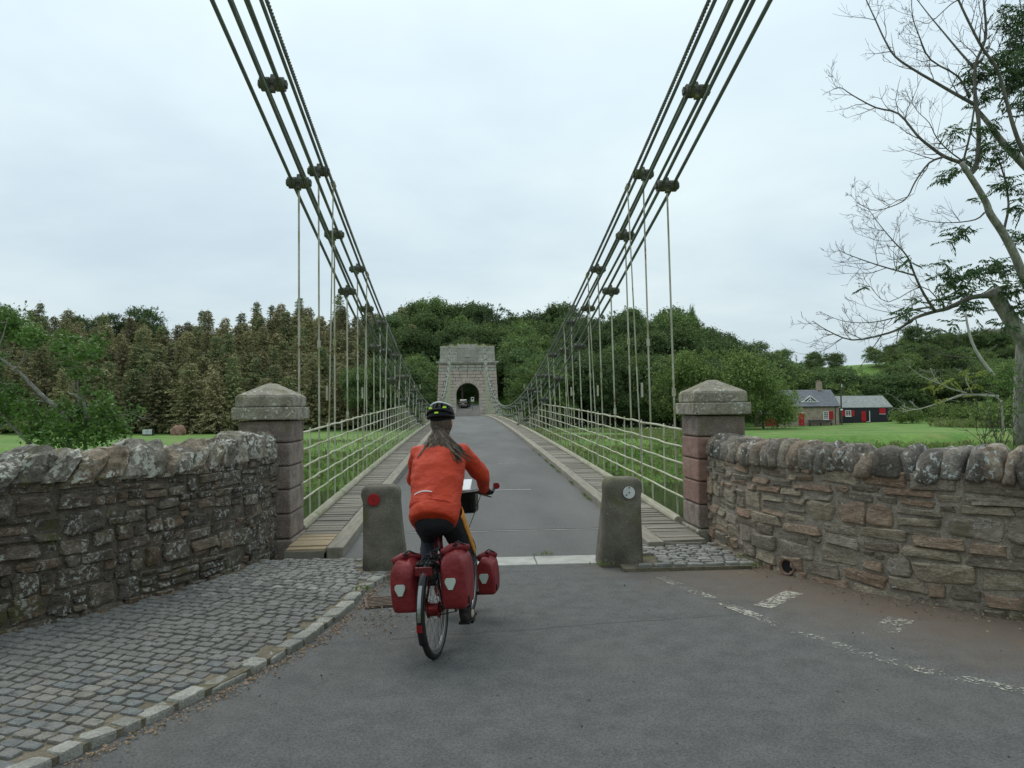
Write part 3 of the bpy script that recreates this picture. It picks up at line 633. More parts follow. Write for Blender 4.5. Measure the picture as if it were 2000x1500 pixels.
# ------------------------------------------------------------------ the chain bridge
br = empty('suspension_bridge', (0, 9, 0), label='long chain suspension bridge with iron railings, timber footways and grey road deck', cat='bridge')
W = 2.70; Y0, Y1 = 8.67, 117.0
dys = spaced([(Y0, 30, .6), (30, 117, 2.0)])
def sheet(name, x0, x1, ys, dz, m_, parent=br, th=None, **k):
    m2 = MB()
    for y in ys:
        z = deck(y)+dz
        m2.v += [(x0, y, z), (x1, y, z)] if th is None else [(x0, y, z), (x1, y, z), (x1, y, z-th), (x0, y, z-th)]
    n = 2 if th is None else 4
    for i in range(len(ys)-1):
        if n == 2: m2.f.append((2*i, 2*i+1, 2*i+3, 2*i+2)); m2.mi.append(0)
        else:
            for q in range(4): m2.f.append((4*i+q, 4*i+(q+1) % 4, 4*i+4+(q+1) % 4, 4*i+4+q)); m2.mi.append(0)
    if n == 4: m2.f += [(0, 1, 2, 3), (4*len(ys)-4, 4*len(ys)-3, 4*len(ys)-2, 4*len(ys)-1)]; m2.mi += [0, 0]
    return m2.build(name, m_, parent, **k)
sheet('road_deck', -1.86, 1.86, dys, 0, 'deck_asphalt')
sheet('deck_frame', -2.62, 2.62, [y for y in dys if y > 10.3], -.05, 'deck_dark', th=.34)
MB().box((0, 9.45, -3.8), (5.0, 1.7, 7.5)).build('abutment', 'mortar', br)
for x0, x1 in ((-3.4, -2.5), (2.5, 3.4)): MB().box(((x0+x1)/2, 9.65, -3.9), (.9, 1.2, 7.6)).build('abutment', 'mortar', br)
m2 = MB().box((0, 10.36, deck(10.36)+.004), (3.7, .035, .006)); m2.build('expansion_joint', 'steel_dark', br)
MB().box((0, 10.315, deck(10.3)+.004), (3.7, .03, .005)).build('joint_edge', 'slab', br)
for yy_, a, b in ((14.4, .1, .9), (19.5, .5, 1.0), (26, .1, .45)):
    MB().box(((a+b)/2, yy_, deck(yy_)+.003), (b-a, .02+.002*yy_, .004)).build('deck_seam', 'slab', br)
# kerb timbers, in lengths
for sx in (-1, 1):
    y = 8.95 if sx < 0 else 8.85; k = 0
    while y < 117:
        L_ = 3.6 if y < 40 else 11; e = min(y+L_, 117); ysb = [y+.006+(e-y-.012)*i/3 for i in range(4)]
        a, b = sorted((sx*1.83, sx*2.03)); sheet('kerb_timber', a, b, ysb, .115, 'kerb_wood', th=.17, bevel=.012); y = e
    # footway planks
    far = MB(); y = 8.93; i = 0; rng = random.Random(5+int(sx)); pm = {}
    while y < 116.8:
        pw = rng.uniform(.15, .21); x0, x1 = 2.04, 2.60
        if y < 10.12: x1 = 2.50 if sx < 0 else 2.56
        z = deck(y+pw/2)+.085+rng.uniform(-.006, .006); c = (sx*(x0+x1)/2, y+pw/2, z); d = (x1-x0+rng.uniform(-.012, .012), pw-.012, .05)
        if y < 30:
            mm = 'wood_new' if (sx < 0 and y < 9.75) else 'wood_old'
            if (mm, i % 5) not in pm: pm[(mm, i % 5)] = MB().box((0, 0, 0), (1, 1, 1)).mesh('plank', mm)
            link('plank', pm[(mm, i % 5)], br, c, rot=(rng.uniform(-.02, .02), rng.uniform(-.01, .01), rng.uniform(-.008, .008)), scale=d)
        else: far.box(c, d)
        y += pw; i += 1
    far.build('plank_decking', 'wood_old', br, kind='stuff')
    MB().box((sx*2.28, 8.915, .02), (.46, .03, .13)).build('end_board', 'wood_old', br)
    # rounded edge timber
    y = 10.14
    while y < 117:
        e = min(y+(4.1 if y < 40 else 12), 117); pts = [(sx*2.59, q, deck(q)+.13) for q in [y+.004+(e-y-.008)*i/3 for i in range(4)]]
        MB().tube(pts, [(.07, .06)]*4, 10).build('edge_timber', 'beam_wood', br, smooth=False); y = e
# chains: three pairs of bars a side
CH = {'bottom': (.52, .0026, 0), 'top': (1.72, .00243, 1), 'middle': (1.22, .00248, 2)}
HY = 10.56; HS = 1.42
def chz(nm, y): a, k, _ = CH[nm]; return a+k*(y-52)**2
def hy(n): return HY+HS*n
NMIN, NMAX = -17, 75
bar_unit = MB().tube([(0, 0, 0), (0, 0, 1)], .0245, 8).mesh('link', 'chain', smooth=True)
m2 = MB()          # coupling: cross pin, two pairs of shackle plates, saddle block with lug
m2.tube([(-.16, 0, 0), (.16, 0, 0)], .048, 10)
for sx in (-1, 1):
    for off in (0, .065):
        xx = sx*(.065+off)
        pts = [(xx, math.cos(q)*.125, math.sin(q)*.082) for q in [2*math.pi*i/14 for i in range(14)]]
        m2.prism([(p[1], p[2]) for p in pts], 0, xx-.029, xx+.029)
    m2.box((sx*.18, .0, 0), (.03, .085, .085))
m2.box((0, 0, .05), (.085, .10, .13), taper=.75); m2.box((0, 0, .125), (.06, .07, .03)); m2.box((0, 0, -.07), (.07, .08, .09), taper=1)
joint_me = m2.mesh('coupling', 'joint')
hang_unit = MB().tube([(0, 0, 0), (0, 0, 1)], .0145, 8).mesh('hanger', 'hanger', smooth=True)
thin_unit = MB().tube([(0, 0, 0), (0, 0, 1)], .012, 6).mesh('hanger', 'hanger', smooth=True)
collar_me = MB().tube([(0, 0, -.06), (0, 0, .06)], .027, 8).mesh('collar', 'hanger')
def stick(name, me, parent, a, b, **k):
    a, b = Vector(a), Vector(b); d = b-a; o = link(name, me, parent, a, **k); o.rotation_euler = d.to_track_quat('Z', 'Y').to_euler(); o.scale = (1, 1, d.length); return o
for sx in (-1, 1):
    for nm, (a0, k0, ph) in CH.items():
        CX = sx*(W if sx < 0 else W-.08); ch = empty('chain', (CX, 52, a0), br)
        js = [hy(n) for n in range(NMIN, NMAX) if n % 3 == ph]; js = [max(-13.9, q) for q in js]+[117.2]
        for i in range(len(js)-1):
            p, q = (CX, js[i], chz(nm, js[i])), (CX, js[i+1], chz(nm, js[i+1]))
            m2 = MB(); A, B = Vector((0, 0, 0)), Vector(q)-Vector(p)
            for off in (-.085, .085): m2.tube([A+Vector((off, 0, 0)), B+Vector((off, 0, 0))], .0245, 8 if js[i] < 40 else 6)
            link('link', m2.mesh('link', 'chain', smooth=True), ch, p)
            if i and js[i] > 3:
                sl_ = math.atan(2*k0*(js[i]-52)); link('coupling', joint_me, ch, p, rot=(sl_, 0, 0), scale=(.9, .88, .88))
    # hangers, one to each coupling
    for n in range(0, NMAX):
        y = hy(n)
        if y > 116: break
        nm = [q for q in CH if CH[q][2] == n % 3][0]; zt = chz(nm, y)
        zb = deck(y)-.22 if y > 10.2 else 0
        if zt > zb+.5:
            h = stick('hanger', hang_unit, br, (sx*W, y, zb), (CX, y, zt-.09))
            if zt > zb+2.2: link('collar', collar_me, h, (0, 0, .42+.1*(n % 3)), local=True, scale=(1, 1, 1/max(.3, zt-zb)))
    # the added wire rope: three strands twisted, with its own rods
    wz = lambda y: 1.90+.00236*(y-52)**2
    wx = CX-sx*.135
    rope = MB(); ysr = np.arange(2.0, 24, .022)
    for s3 in range(3):
        pts = []
        for y in ysr:
            an = 2*math.pi*(y/.17+s3/3); pts.append((wx+math.cos(an)*.0135, y, wz(y)+math.sin(an)*.0135))
        rope.tube(pts, .0145, 5)
    rope.tube([(wx, y, wz(y)) for y in spaced([(-13.9, 2, 2)])], .026, 6)
    rope.tube([(wx, y, wz(y)) for y in spaced([(23.9, 117.2, 2)])], .026, 8)
    rope.build('wire_rope', 'rope', br, smooth=True)
    y = 12.55
    while y < 115:
        zb = deck(y)-.22; zt = wz(y)
        stick('hanger', thin_unit, br, (sx*(W-.02), y, zb), (wx, y, zt))
        MB().tube([(wx, y-.07, wz(y-.07)), (wx, y+.07, wz(y+.07))], .042, 8).build('rope_clamp', 'hanger', br)
        if y < 40 : MB().tube([(sx*(W-.02), y, zb+1.9+.15*((y*7) % 3)), (sx*(W-.02), y, zb+2.15+.15*((y*7) % 3))], .02, 8).build('collar', 'hanger', br)
        y += 4.26
    # railings
    rl = empty('railing', (sx*W, 10.1, 0), br); rng = random.Random(17+sx)
    heights = [.44, .67, .905, 1.145, 1.385]
    for h in heights:
        for (ya, yb, st) in ((10.05, 52, 1), (52, 116.8, -1)):
            ys_ = [y for y in np.arange(ya, yb, .355) if chz('bottom', y) > deck(y)+h+.03]
            if not ys_: continue
            pts = [(sx*(W-.035)+rng.uniform(-.006, .006), y, deck(y)+h+.006*math.sin(y*2*math.pi/1.42)+rng.uniform(-.006, .006)) for y in ys_]
            MB().tube(pts, (.0145 if h < 1.3 else .017), 7).build('rail', 'rail', rl, smooth=True)
    n = 0
    for n in range(0, 150):
        y = HY+HS/2*(n-.0)+HS/4*0
        if y > 116.5: break
        if n % 2 == 0 and chz([q for q in CH if CH[q][2] == (n//2) % 3][0], y) > deck(y)+1.5: continue     # a hanger is the post here
        zt = deck(y)+min(1.40, max(0, chz('bottom', y)-deck(y)-.02) if chz('bottom', y) < deck(y)+1.4 else 1.40)
        if zt < deck(y)+.2: zt = min(deck(y)+1.0, chz('middle', y))
        stick('post', thin_unit, rl, (sx*W+rng.uniform(-.006, .006), y, deck(y)-.2), (sx*W+rng.uniform(-.008, .008), y+rng.uniform(-.012, .012), zt+.02))
    # outermost post beside the pillar
    stick('post', hang_unit, rl, (sx*W, 10.16, -.2), (sx*W, 10.16, 1.41))
# ------------------------------------------------------------------ stone arch tower (far) and the anchor tower behind the viewer
def arch_tower(yf, dr, zb, root, detail=True, zt=11.95):
    """front face at yf, body going in direction dr"""
    D = 4.6; yc = yf+dr*D/2; ar, spr = 1.83, 4.0
    hw = lambda z: lerp(4.92, 4.50, (z-zb)/(9.1-zb))
    def inner(z):
        if z >= spr+ar: return 0
        if z <= spr: return ar
        return math.sqrt(max(0, ar*ar-(z-spr)**2))
    z = zb; i = 0; rng = random.Random(3)
    # inner core
    core = MB(); n = 40
    for sx in (-1, 1):
        poly = [(sx*(hw(zb)-.08), zb-3), (sx*(hw(8.9)-.08), 8.9), (0, 8.9), (0, spr+ar+.12)]+[(sx*math.sin(q)*(ar+.12), spr+math.cos(q)*(ar+.12)) for q in [math.pi/2*k/8 for k in range(1, 9)]]+[(sx*(ar+.12), zb-3)]
        core.prism([(p[0], p[1]) for p in poly], 1, yf+dr*.08, yf+dr*(D-.08))
    core.build('masonry_core', 'tower_joint', root)
    while z < 8.95:
        h = .52; e = min(z+h, 9.0); cm = MB(); w0 = hw(z)
        zi = min(e, max(z, spr)); xin_ = max(inner(z), inner(e)) if z < spr+ar else 0
        if z < spr+ar: xin_ += .42
        for sx in (-1, 1):
            x = xin_; off = .45 if i % 2 else 0
            while x < w0-.05:
                nx_ = min(w0, x+rng.uniform(.9, 1.5)-off*.3)
                if w0-nx_ < .4: nx_ = w0
                (MB().box((sx*(x+nx_)/2, yf+dr*.30, (z+e)/2), (nx_-x-.06, .60+rng.uniform(0, .03), e-z-.075)).build('block', 'tower_pink' if z < 7.5 or rng.random() < .3 else 'tower_grey', root) if dr > 0 else cm.box((sx*(x+nx_)/2, yf+dr*.30, (z+e)/2), (nx_-x-.06, .6, e-z-.07))); x = nx_
            cm.box((sx*(w0-.3), yc, (z+e)/2), (.6, D-.1, e-z-.045))
            cm.box((sx*(xin_+w0)/2, yf+dr*(D-.28), (z+e)/2), (w0-xin_, .56, e-z-.045))
        cm.build('backing', 'tower_pink' if z < 7.5 else 'tower_grey', root, kind='stuff'); z = e; i += 1
    # arch stones and jambs
    for k in range(11):
        a0, a1 = math.pi*k/11+.012, math.pi*(k+1)/11-.012; ro = ar+(.62 if k != 5 else .85)
        poly = [(math.cos(a0)*ar, spr+math.sin(a0)*ar), (math.cos((a0+a1)/2)*ar, spr+math.sin((a0+a1)/2)*ar), (math.cos(a1)*ar, spr+math.sin(a1)*ar), (math.cos(a1)*ro, spr+math.sin(a1)*ro), (math.cos(a0)*ro, spr+math.sin(a0)*ro)]
        MB().prism(poly, 1, yf-dr*.035, yf+dr*D).build('arch_stone', 'tower_pink', root)
    for sx in (-1, 1):
        z = zb; k = 0
        while z < spr-.05:
            e = min(spr, z+.52); MB().box((sx*(ar+.24), yf+dr*(D/2-.01), (z+e)/2), (.48, D+.02, e-z-.03)).build('jamb_stone', 'tower_pink' if k % 3 else 'tower_grey', root); z = e; k += 1
    MB().box((0, yc, 9.13), (9.9, D+.7, .20)).build('cornice', 'tower_grey', root)
    MB().box((0, yc, 8.97), (9.4, D+.36, .10)).build('cornice', 'tower_grey', root)
    for k in range(19): MB().box((-4.5+k*.5, yf-dr*.17, 8.87), (.20, .14, .16)).build('dentil', 'tower_grey', root)
    cm = MB()
    for i, (z, e) in enumerate(((9.24, 9.8), (9.82, 10.36), (10.38, 10.9), (10.92, 11.36))):
        x = -4.35+(.4 if i % 2 else 0); cm.box((0, yc, (z+e)/2), (8.66-.04*i, D-.24, e-z))
        cm.box((0, yc+.0, (z+e)/2), (8.70-.04*i, D-.2, e-z-.06))
    cm.build('parapet', 'tower_grey', root)
    MB().box((0, yf+dr*.05, 10.22), (3.0, .3, 1.85)).build('tablet', 'tower_plaque', root)
    MB().box((0, yf-dr*.14, 9.95), (.95, .12, .12)).build('tablet_carving', 'tower_grey', root)
    MB().prism([(-.28, 10.05), (.28, 10.05), (0, 10.75)], 1, yf-dr*.13, yf-dr*.09).build('tablet_carving', 'tower_grey', root)
    for x0, x1, z0, z1 in ((-4.34, -1.55, 11.36, 11.66), (1.55, 4.34, 11.36, 11.66), (-1.55, 1.55, 11.36, zt)):
        MB().box(((x0+x1)/2, yc, (z0+z1)/2), (x1-x0-.02, D-.1, z1-z0)).build('parapet_coping', 'tower_grey', root)
tw = empty('arch_tower', (0, 117.02, .45), label='pink sandstone tower with a round road arch at the far end of the bridge', cat='tower')
arch_tower(117.02, 1, .42, tw)
ntw = empty('anchor_tower', (0, -14, 0), br); arch_tower(-13.9, -1, -.05, ntw)
m2 = MB(); rng = random.Random(9)
for k in range(260):
    x = rng.choice([rng.uniform(-2.6, -1.4), rng.uniform(1.4, 3.1), rng.uniform(-4.2, 4.2)]); z0 = 11.6 if abs(x) > 1.55 else 11.9; y = 117.2+rng.random()*1.5; h = rng.uniform(.15, .55)
    d = Vector((rng.uniform(-.15, .15), rng.uniform(-.1, .1), h)); q = Vector((.03, .0, 0)); p = Vector((x, y, z0)); m2.add([p-q, p+q, p+d], [(0, 1, 2)])
m2.build('weeds', 'dry_weed', tw, kind='stuff')
# road beyond the arch
ysf = spaced([(117, 150, 1.5)]); m2 = MB()
for y in ysf:
    ox = -sm(135, 175, y)*6; m2.v += [(ox-2.6, y, roadfar(y) if y > 121 else .455), (ox+2.6, y, roadfar(y) if y > 121 else .455)]
m2.f = [(2*i, 2*i+1, 2*i+3, 2*i+2) for i in range(len(ysf)-1)]; m2.mi = [0]*len(m2.f); m2.build('far_road', 'deck_asphalt', kind='structure')
# parked car beyond the arch
car = empty('parked_car', (-.55, 134, roadfar(134)), label='small dark car seen from behind through the tower arch', cat='car', rot=(0, 0, rad(-8)))
def loftx(sections, m_, name, parent, smooth=True, **k):
    m2 = MB(); n = len(sections[0][1]); vs = []
    for (y, poly) in sections: vs += [(p[0], y, p[1]) for p in poly]
    fs = [(i*n+q, i*n+(q+1) % n, (i+1)*n+(q+1) % n, (i+1)*n+q) for i in range(len(sections)-1) for q in range(n)]+[tuple(range(n)), tuple((len(sections)-1)*n+q for q in range(n))]
    return m2.add(vs, fs).build(name, m_, parent, smooth=smooth, local=True, **k)
def carsec(w_, z0, z1): return [(-w_*.92, z0), (w_*.92, z0), (w_, (z0+z1)/2), (w_*.95, z1*.97), (w_*.8, z1), (-w_*.8, z1), (-w_*.95, z1*.97), (-w_, (z0+z1)/2)]
loftx([(-2.0, carsec(.78, .35, .85)), (-1.9, carsec(.84, .28, .95)), (0, carsec(.87, .25, .92)), (1.4, carsec(.86, .25, .88)), (2.05, carsec(.75, .32, .7))], 'car_paint', 'body', car, bevel=.03)
loftx([(-1.85, carsec(.72, .9, .95)), (-1.45, carsec(.66, .9, 1.38)), (.2, carsec(.66, .9, 1.43)), (1.0, carsec(.72, .88, .93))], 'car_glass', 'cabin', car)
loftx([(-1.35, carsec(.62, 1.375, 1.42)), (.1, carsec(.62, 1.40, 1.46))], 'car_paint', 'roof', car)
for sx in (-1, 1):
    for yy_ in (-1.3, 1.3): MB().disc((sx*.78, yy_, .3), (1, 0, 0), .3, .2, 16).build('wheel', 'rubber', car, local=True)
    MB().box((sx*.66, -2.0, .75), (.2, .06, .14)).build('tail_light', 'lamp_red', car, local=True)
MB().box((0, -2.03, .62), (.52, .02, .11)).build('number_plate', 'sign_white', car, local=True); MB().box((0, -1.98, .42), (1.5, .1, .14)).build('bumper', 'chrome', car, local=True)
sg = empty('road_sign', (.85, 129, roadfar(129)), label='white road sign with a black symbol on a post beyond the arch', cat='sign')
p = WL[sg]
MB().tube([p, p+Vector((0, 0, 2.2))], .04, 8).build('post', 'alloy', sg)
MB().box(p+Vector((0, -.05, 1.95)), (.58, .03, .80)).build('panel', 'sign_white', sg); MB().box(p+Vector((0, -.068, 2.12)), (.34, .006, .2)).build('symbol', 'black_ink_and_shade', sg)
MB().prism([(-.17, p.z+2.02), (.17, p.z+2.02), (0, p.z+1.9)], 1, p.y-.073, p.y-.067, 0).build('symbol', 'black_ink_and_shade', sg, wloc=(p.x, 0, 0))
# ------------------------------------------------------------------ cottage, cabin, shed, pole on the far bank
def gable(root, x0, x1, y0, y1, zb, ze, zr, wm, rm, ov=.25):
    yc = (y0+y1)/2
    MB().prism([(y0, zb), (y0, ze), (yc, zr-.1), (y1, ze), (y1, zb)], 0, x0, x1).build('wall', wm, root)
    t = .12; dz = (zr-ze)/(yc-y0)
    rf = MB().prism([(y0-ov, ze-ov*dz), (yc, zr), (y1+ov, ze-ov*dz), (y1+ov, ze-ov*dz+t), (yc, zr+t), (y0-ov, ze-ov*dz+t)], 0, x0-ov*.7, x1+ov*.7).build('roof', rm, root)
    return rf
ct = empty('cottage', (56.4, 122, -1.7), label='low stone cottage with slate roof and red door across the river', cat='cottage')
HX0, HX1, HY0, HY1 = 51.7, 61.35, 122, 128; ZB, ZE, ZR = -2.1, 1.55, 4.25
rf = gable(ct, HX0, HX1, HY0, HY1, ZB, ZE, ZR, 'house_stone', 'house_slate')
dzr = (ZR-ZE)/3.0
for k in range(11):                       # slate courses
    yy_ = 121.78+k*.285; MB().box((56.5, yy_+.14, ZE+(yy_+.14-122)*dzr+.145), (9.95, .40, .03), rot=(math.atan(dzr)-.05, 0, 0)).build('slate_course', 'house_slate', rf)
MB().box((59.55, 125, 5.0), (.72, .7, 1.5)).build('chimney', 'house_stone', rf); MB().box((59.55, 125, 5.76), (.82, .8, .1)).build('chimney_cap', 'house_stone', rf)
for dx in (-.17, .17): MB().tube([(59.55+dx, 125, 5.8), (59.55+dx, 125, 6.1)], .1, 8).build('chimney_pot', 'clay_pipe', rf)
def win(root, x0, x1, z0, z1, y, nx_, nz_):
    f = MB()
    for (a, b, c, d) in ((x0, x1, z0, z0+.1), (x0, x1, z1-.1, z1), (x0, x0+.1, z0+.1, z1-.1), (x1-.1, x1, z0+.1, z1-.1)): f.box(((a+b)/2, y-.05, (c+d)/2), (b-a, .1, d-c))
    wn = f.build('window', 'white_paint', root)
    MB().box(((x0+x1)/2, y-.02, (z0+z1)/2), (x1-x0-.2, .03, z1-z0-.2)).build('pane', 'glass_dark', wn)
    for i in range(1, nx_): MB().box((x0+(x1-x0)*i/nx_, y-.055, (z0+z1)/2), (.06, .05, z1-z0-.2)).build('glazing_bar', 'white_paint', wn)
    for i in range(1, nz_): MB().box(((x0+x1)/2, y-.057, z0+(z1-z0)*i/nz_), (x1-x0-.2, .045, .06)).build('glazing_bar', 'white_paint', wn)
    MB().box(((x0+x1)/2, y-.09, z0-.05), (x1-x0+.1, .18, .09)).build('sill', 'white_paint', wn)
win(ct, 58.75, 59.62, -.75, .62, 122, 3, 4)
MB().box((60.02, 121.95, -.05), (.72, .06, 1.36)).build('shutter', 'red_paint', ct)
MB().box((55.25, 121.96, -.68), (.85, .06, 2.05)).build('door', 'red_paint', ct); MB().box((55.25, 121.95, .42), (.95, .08, .12)).build('door_head', 'white_paint', ct)
MB().tube([(60.72, 121.93, -1.8), (60.72, 121.93, 1.3)], .05, 6).build('downpipe', 'bike_black', ct); MB().box((56.5, 121.72, 1.40), (10, .12, .1)).build('gutter', 'bike_black', ct)
# triangular dormer
y_d = 122.75; zd = ZE+(y_d-122)*dzr
dm = MB().prism([(55.75, zd), (58.2, zd), (56.98, zd+1.05)], 1, y_d-.15, y_d+1.3).build('dormer', 'house_slate', ct)
MB().prism([(56.1, zd+.12), (57.85, zd+.12), (56.98, zd+.85)], 1, y_d-.17, y_d-.14).build('pane', 'glass_dark', dm)
f = MB()
for a, b in (((55.55, zd+.03), (58.4, zd+.03)), ((55.75, zd+.05), (56.98, zd+1.05)), ((58.2, zd+.05), (56.98, zd+1.05)), ((56.98, zd), (56.98, zd+.95)), ((56.4, zd+.05), (56.98, zd+.6)), ((57.55, zd+.05), (56.98, zd+.6))):
    f.tube([(a[0], y_d-.2, a[1]), (b[0], y_d-.2, b[1])], .07, 4)
f.build('dormer_frame', 'white_paint', dm)
bn = empty('bench', (58, 121.2, -1.7), label='long low wooden bench against the cottage wall', cat='bench')
MB().box((58, 121.2, -1.32), (3.8, .4, .08)).build('seat', 'pole_wood', bn); MB().box((58, 121.45, -1.02), (3.8, .06, .4)).build('backrest', 'pole_wood', bn)
for x in (56.3, 58, 59.7): MB().box((x, 121.2, -1.6), (.12, .38, .5)).build('leg', 'pole_wood', bn)
sh = empty('shed', (50.4, 123, -1.8), label='low stone shed with a red boarded door left of the cottage', cat='shed')
gable(sh, 49.2, 51.6, 122.6, 126, -2.1, .1, .9, 'house_stone', 'house_slate', .1)
for k in range(5): MB().box((50.62+.38*(k-2), 122.56, -.98), (.36, .06, 1.5)).build('door_board', 'red_paint', sh)
cb = empty('cabin', (68.8, 128, -1.4), label='black boarded cabin with grey roof and red shutters beside the cottage', cat='cabin')
gable(cb, 63.9, 73.2, 128, 134, -2.3, 1.25, 3.2, 'cabin_wall', 'cabin_roof', .2)
for k in range(40):
    x = 64.0+k*.235; MB().box((x, 127.985, -.55), (.215, .03, 3.4)).build('board', 'cabin_wall', cb)
win(cb, 65.25, 66.2, -.35, .72, 127.93, 2, 3)
for x in (64.95, 66.55): MB().box((x, 127.92, .18), (.5, .06, 1.05)).build('shutter', 'red_paint', cb)
MB().box((72.0-.42, 127.92, .52), (1.05, .06, 1.05)).build('shutter', 'red_paint', cb); MB().box((71.58, 127.9, -.04), (1.15, .1, .07)).build('sill', 'white_paint', cb)
MB().box((68.95, 127.96, -.42), (.8, .04, 1.9)).build('doorway_shade', 'black_ink_and_shade', cb); MB().box((69.38, 127.93, -.42), (.12, .1, 1.95)).build('door_frame', 'white_paint', cb); MB().box((69.1, 127.85, -1.36), (.62, .3, .08)).build('threshold', 'white_paint', cb)  # black sheet on the solid wall paints the dark interior of the open door
MB().box((68.35, 127.86, -.42), (.72, .06, 1.85), rot=(0, 0, rad(-12))).build('door', 'red_paint', cb)
up = empty('utility_pole', (61.05, 120.6, -1.8), label='dark wooden utility pole between cottage and cabin', cat='pole')
MB().tube([(61.05, 120.6, -2.1), (61.05, 120.6, 5.6)], [.14, .10], 10).build('post', 'pole_wood', up); MB().box((61.18, 120.55, 4.9), (.12, .14, .5)).build('insulator', 'sign_white', up); MB().box((61.05, 120.5, .9), (.35, .1, .25)).build('box', 'sign_white', up)
for o_ in (ct, bn, sh, cb, up): o_.scale.x = 1.084; o_.location.x = o_.location.x*1.084-3.35
# bulk tanks and red brown heap on the left meadow
for i, (px, lab) in enumerate(((285, 'white caged water tank on the left meadow, nearer the bush'), (294.5, 'white caged water tank on the left meadow, nearer the red-brown heap'))):
    p = at(px, 832, 118); p.z = terrain(p.x, p.y)
    tk = empty('water_tank', p, label=lab, cat='water tank', group='white tanks on the left meadow')
    MB().box(p+Vector((0, 0, .55)), (.70, .9, .75)).build('bottle', 'plastic_white', tk, bevel=.06); MB().box(p+Vector((0, 0, .08)), (.74, .95, .14)).build('pallet', 'pole_wood', tk)
    for k in range(4): MB().box(p+Vector((0, 0, .25+.2*k)), (.74, .94, .02)).build('cage_bar', 'alloy', tk)
    for k in range(4): MB().box(p+Vector((-.36+.24*k, 0, .55)), (.02, .945, .76)).build('cage_bar', 'alloy', tk)
p = at(348, 832, 119); p.z = terrain(p.x, p.y); rng = random.Random(4)
MB().sphere((0, 0, .35), (1.15, 1.0, 1.3), 18, 10, fn=lambda v: 1+.10*math.sin(v.x*7+v.z*5)+.06*math.sin(v.y*11+v.x*9)).build('spoil_heap', 'heap', None, wloc=p, label='red-brown heap on the meadow below the conifers', cat='heap')
# ------------------------------------------------------------------ vegetation helpers
def quads(name, P, mats, mi=None):
    n = len(P); me = bpy.data.meshes.new(name); me.vertices.add(n*4); me.vertices.foreach_set('co', np.ascontiguousarray(P, dtype=np.float32).ravel())
    me.loops.add(n*4); me.loops.foreach_set('vertex_index', np.arange(n*4, dtype=np.int32))
    me.polygons.add(n); me.polygons.foreach_set('loop_start', np.arange(0, n*4, 4, dtype=np.int32)); me.polygons.foreach_set('loop_total', np.full(n, 4, dtype=np.int32))
    for m_ in (mats if isinstance(mats, (list, tuple)) else [mats]): me.materials.append(MT[m_])
    if mi is not None: me.polygons.foreach_set('material_index', np.asarray(mi, dtype=np.int32))
    me.update(calc_edges=True); me.validate(); return me
def unit(a): return a/np.maximum(1e-9, np.linalg.norm(a, axis=-1, keepdims=True))
def leaf_quads(C, D, size, wid, g, droop=0.0):
    """rhombic leaf or leaf-clump faces: C base, D direction, size length"""
    n = len(C); D = unit(D); rnd_ = g.normal(size=(n, 3)); S = unit(np.cross(D, rnd_)); Nn = np.cross(S, D)
    size = np.asarray(size).reshape(-1, 1); wd = size*np.asarray(wid).reshape(-1, 1)
    mid = C+D*size*.45+Nn*size*.06; tip = C+D*size+np.array([0, 0, -1.0])*size*droop-Nn*size*.05
    return np.stack([C, mid+S*wd*.5, tip, mid-S*wd*.5], axis=1)
def conifer_mesh(seed, H, Rr, mats, bare=.0):
    g = np.random.default_rng(seed); C = []; D = []; Sz = []; Wd = []; mi = []; z = H*.04
    while z < H*.985:
        t = z/H; r = Rr*(1-t)**.62*g.uniform(.6, 1.15)+.10; nb = int(6+4*(1-t)); a0 = g.uniform(0, 6.28)
        for b in range(nb):
            an = a0+2*math.pi*b/nb+g.uniform(-.3, .3); L_ = r*g.uniform(.65, 1.15); m_ = 0 if g.random() < .6 else 1
            k = max(2, int(L_/.19))
            for j in range(k):
                f = (j+.6)/k*L_; dz = .22*f-.16*f*f/max(.5, Rr)*2.0
                for q in range(3):
                    C.append((math.cos(an)*f+g.normal()*.10, math.sin(an)*f+g.normal()*.10, z+dz+g.normal()*.07))
                    sa = an+g.uniform(-1.0, 1.0); D.append((math.cos(sa), math.sin(sa), g.uniform(-.75, .15))); Sz.append(g.uniform(.25, .55)); Wd.append(g.uniform(.25, .45)); mi.append(m_)
        z += g.uniform(.26, .42)*(1 if t < .8 else .75)
    for j in range(10): C.append((0, 0, H*.93+j*H*.008)); D.append((g.normal()*.5, g.normal()*.5, .8)); Sz.append(.4); Wd.append(.2); mi.append(0)
    return quads('crown', leaf_quads(np.array(C), np.array(D), Sz, Wd, g, .25), mats, mi)
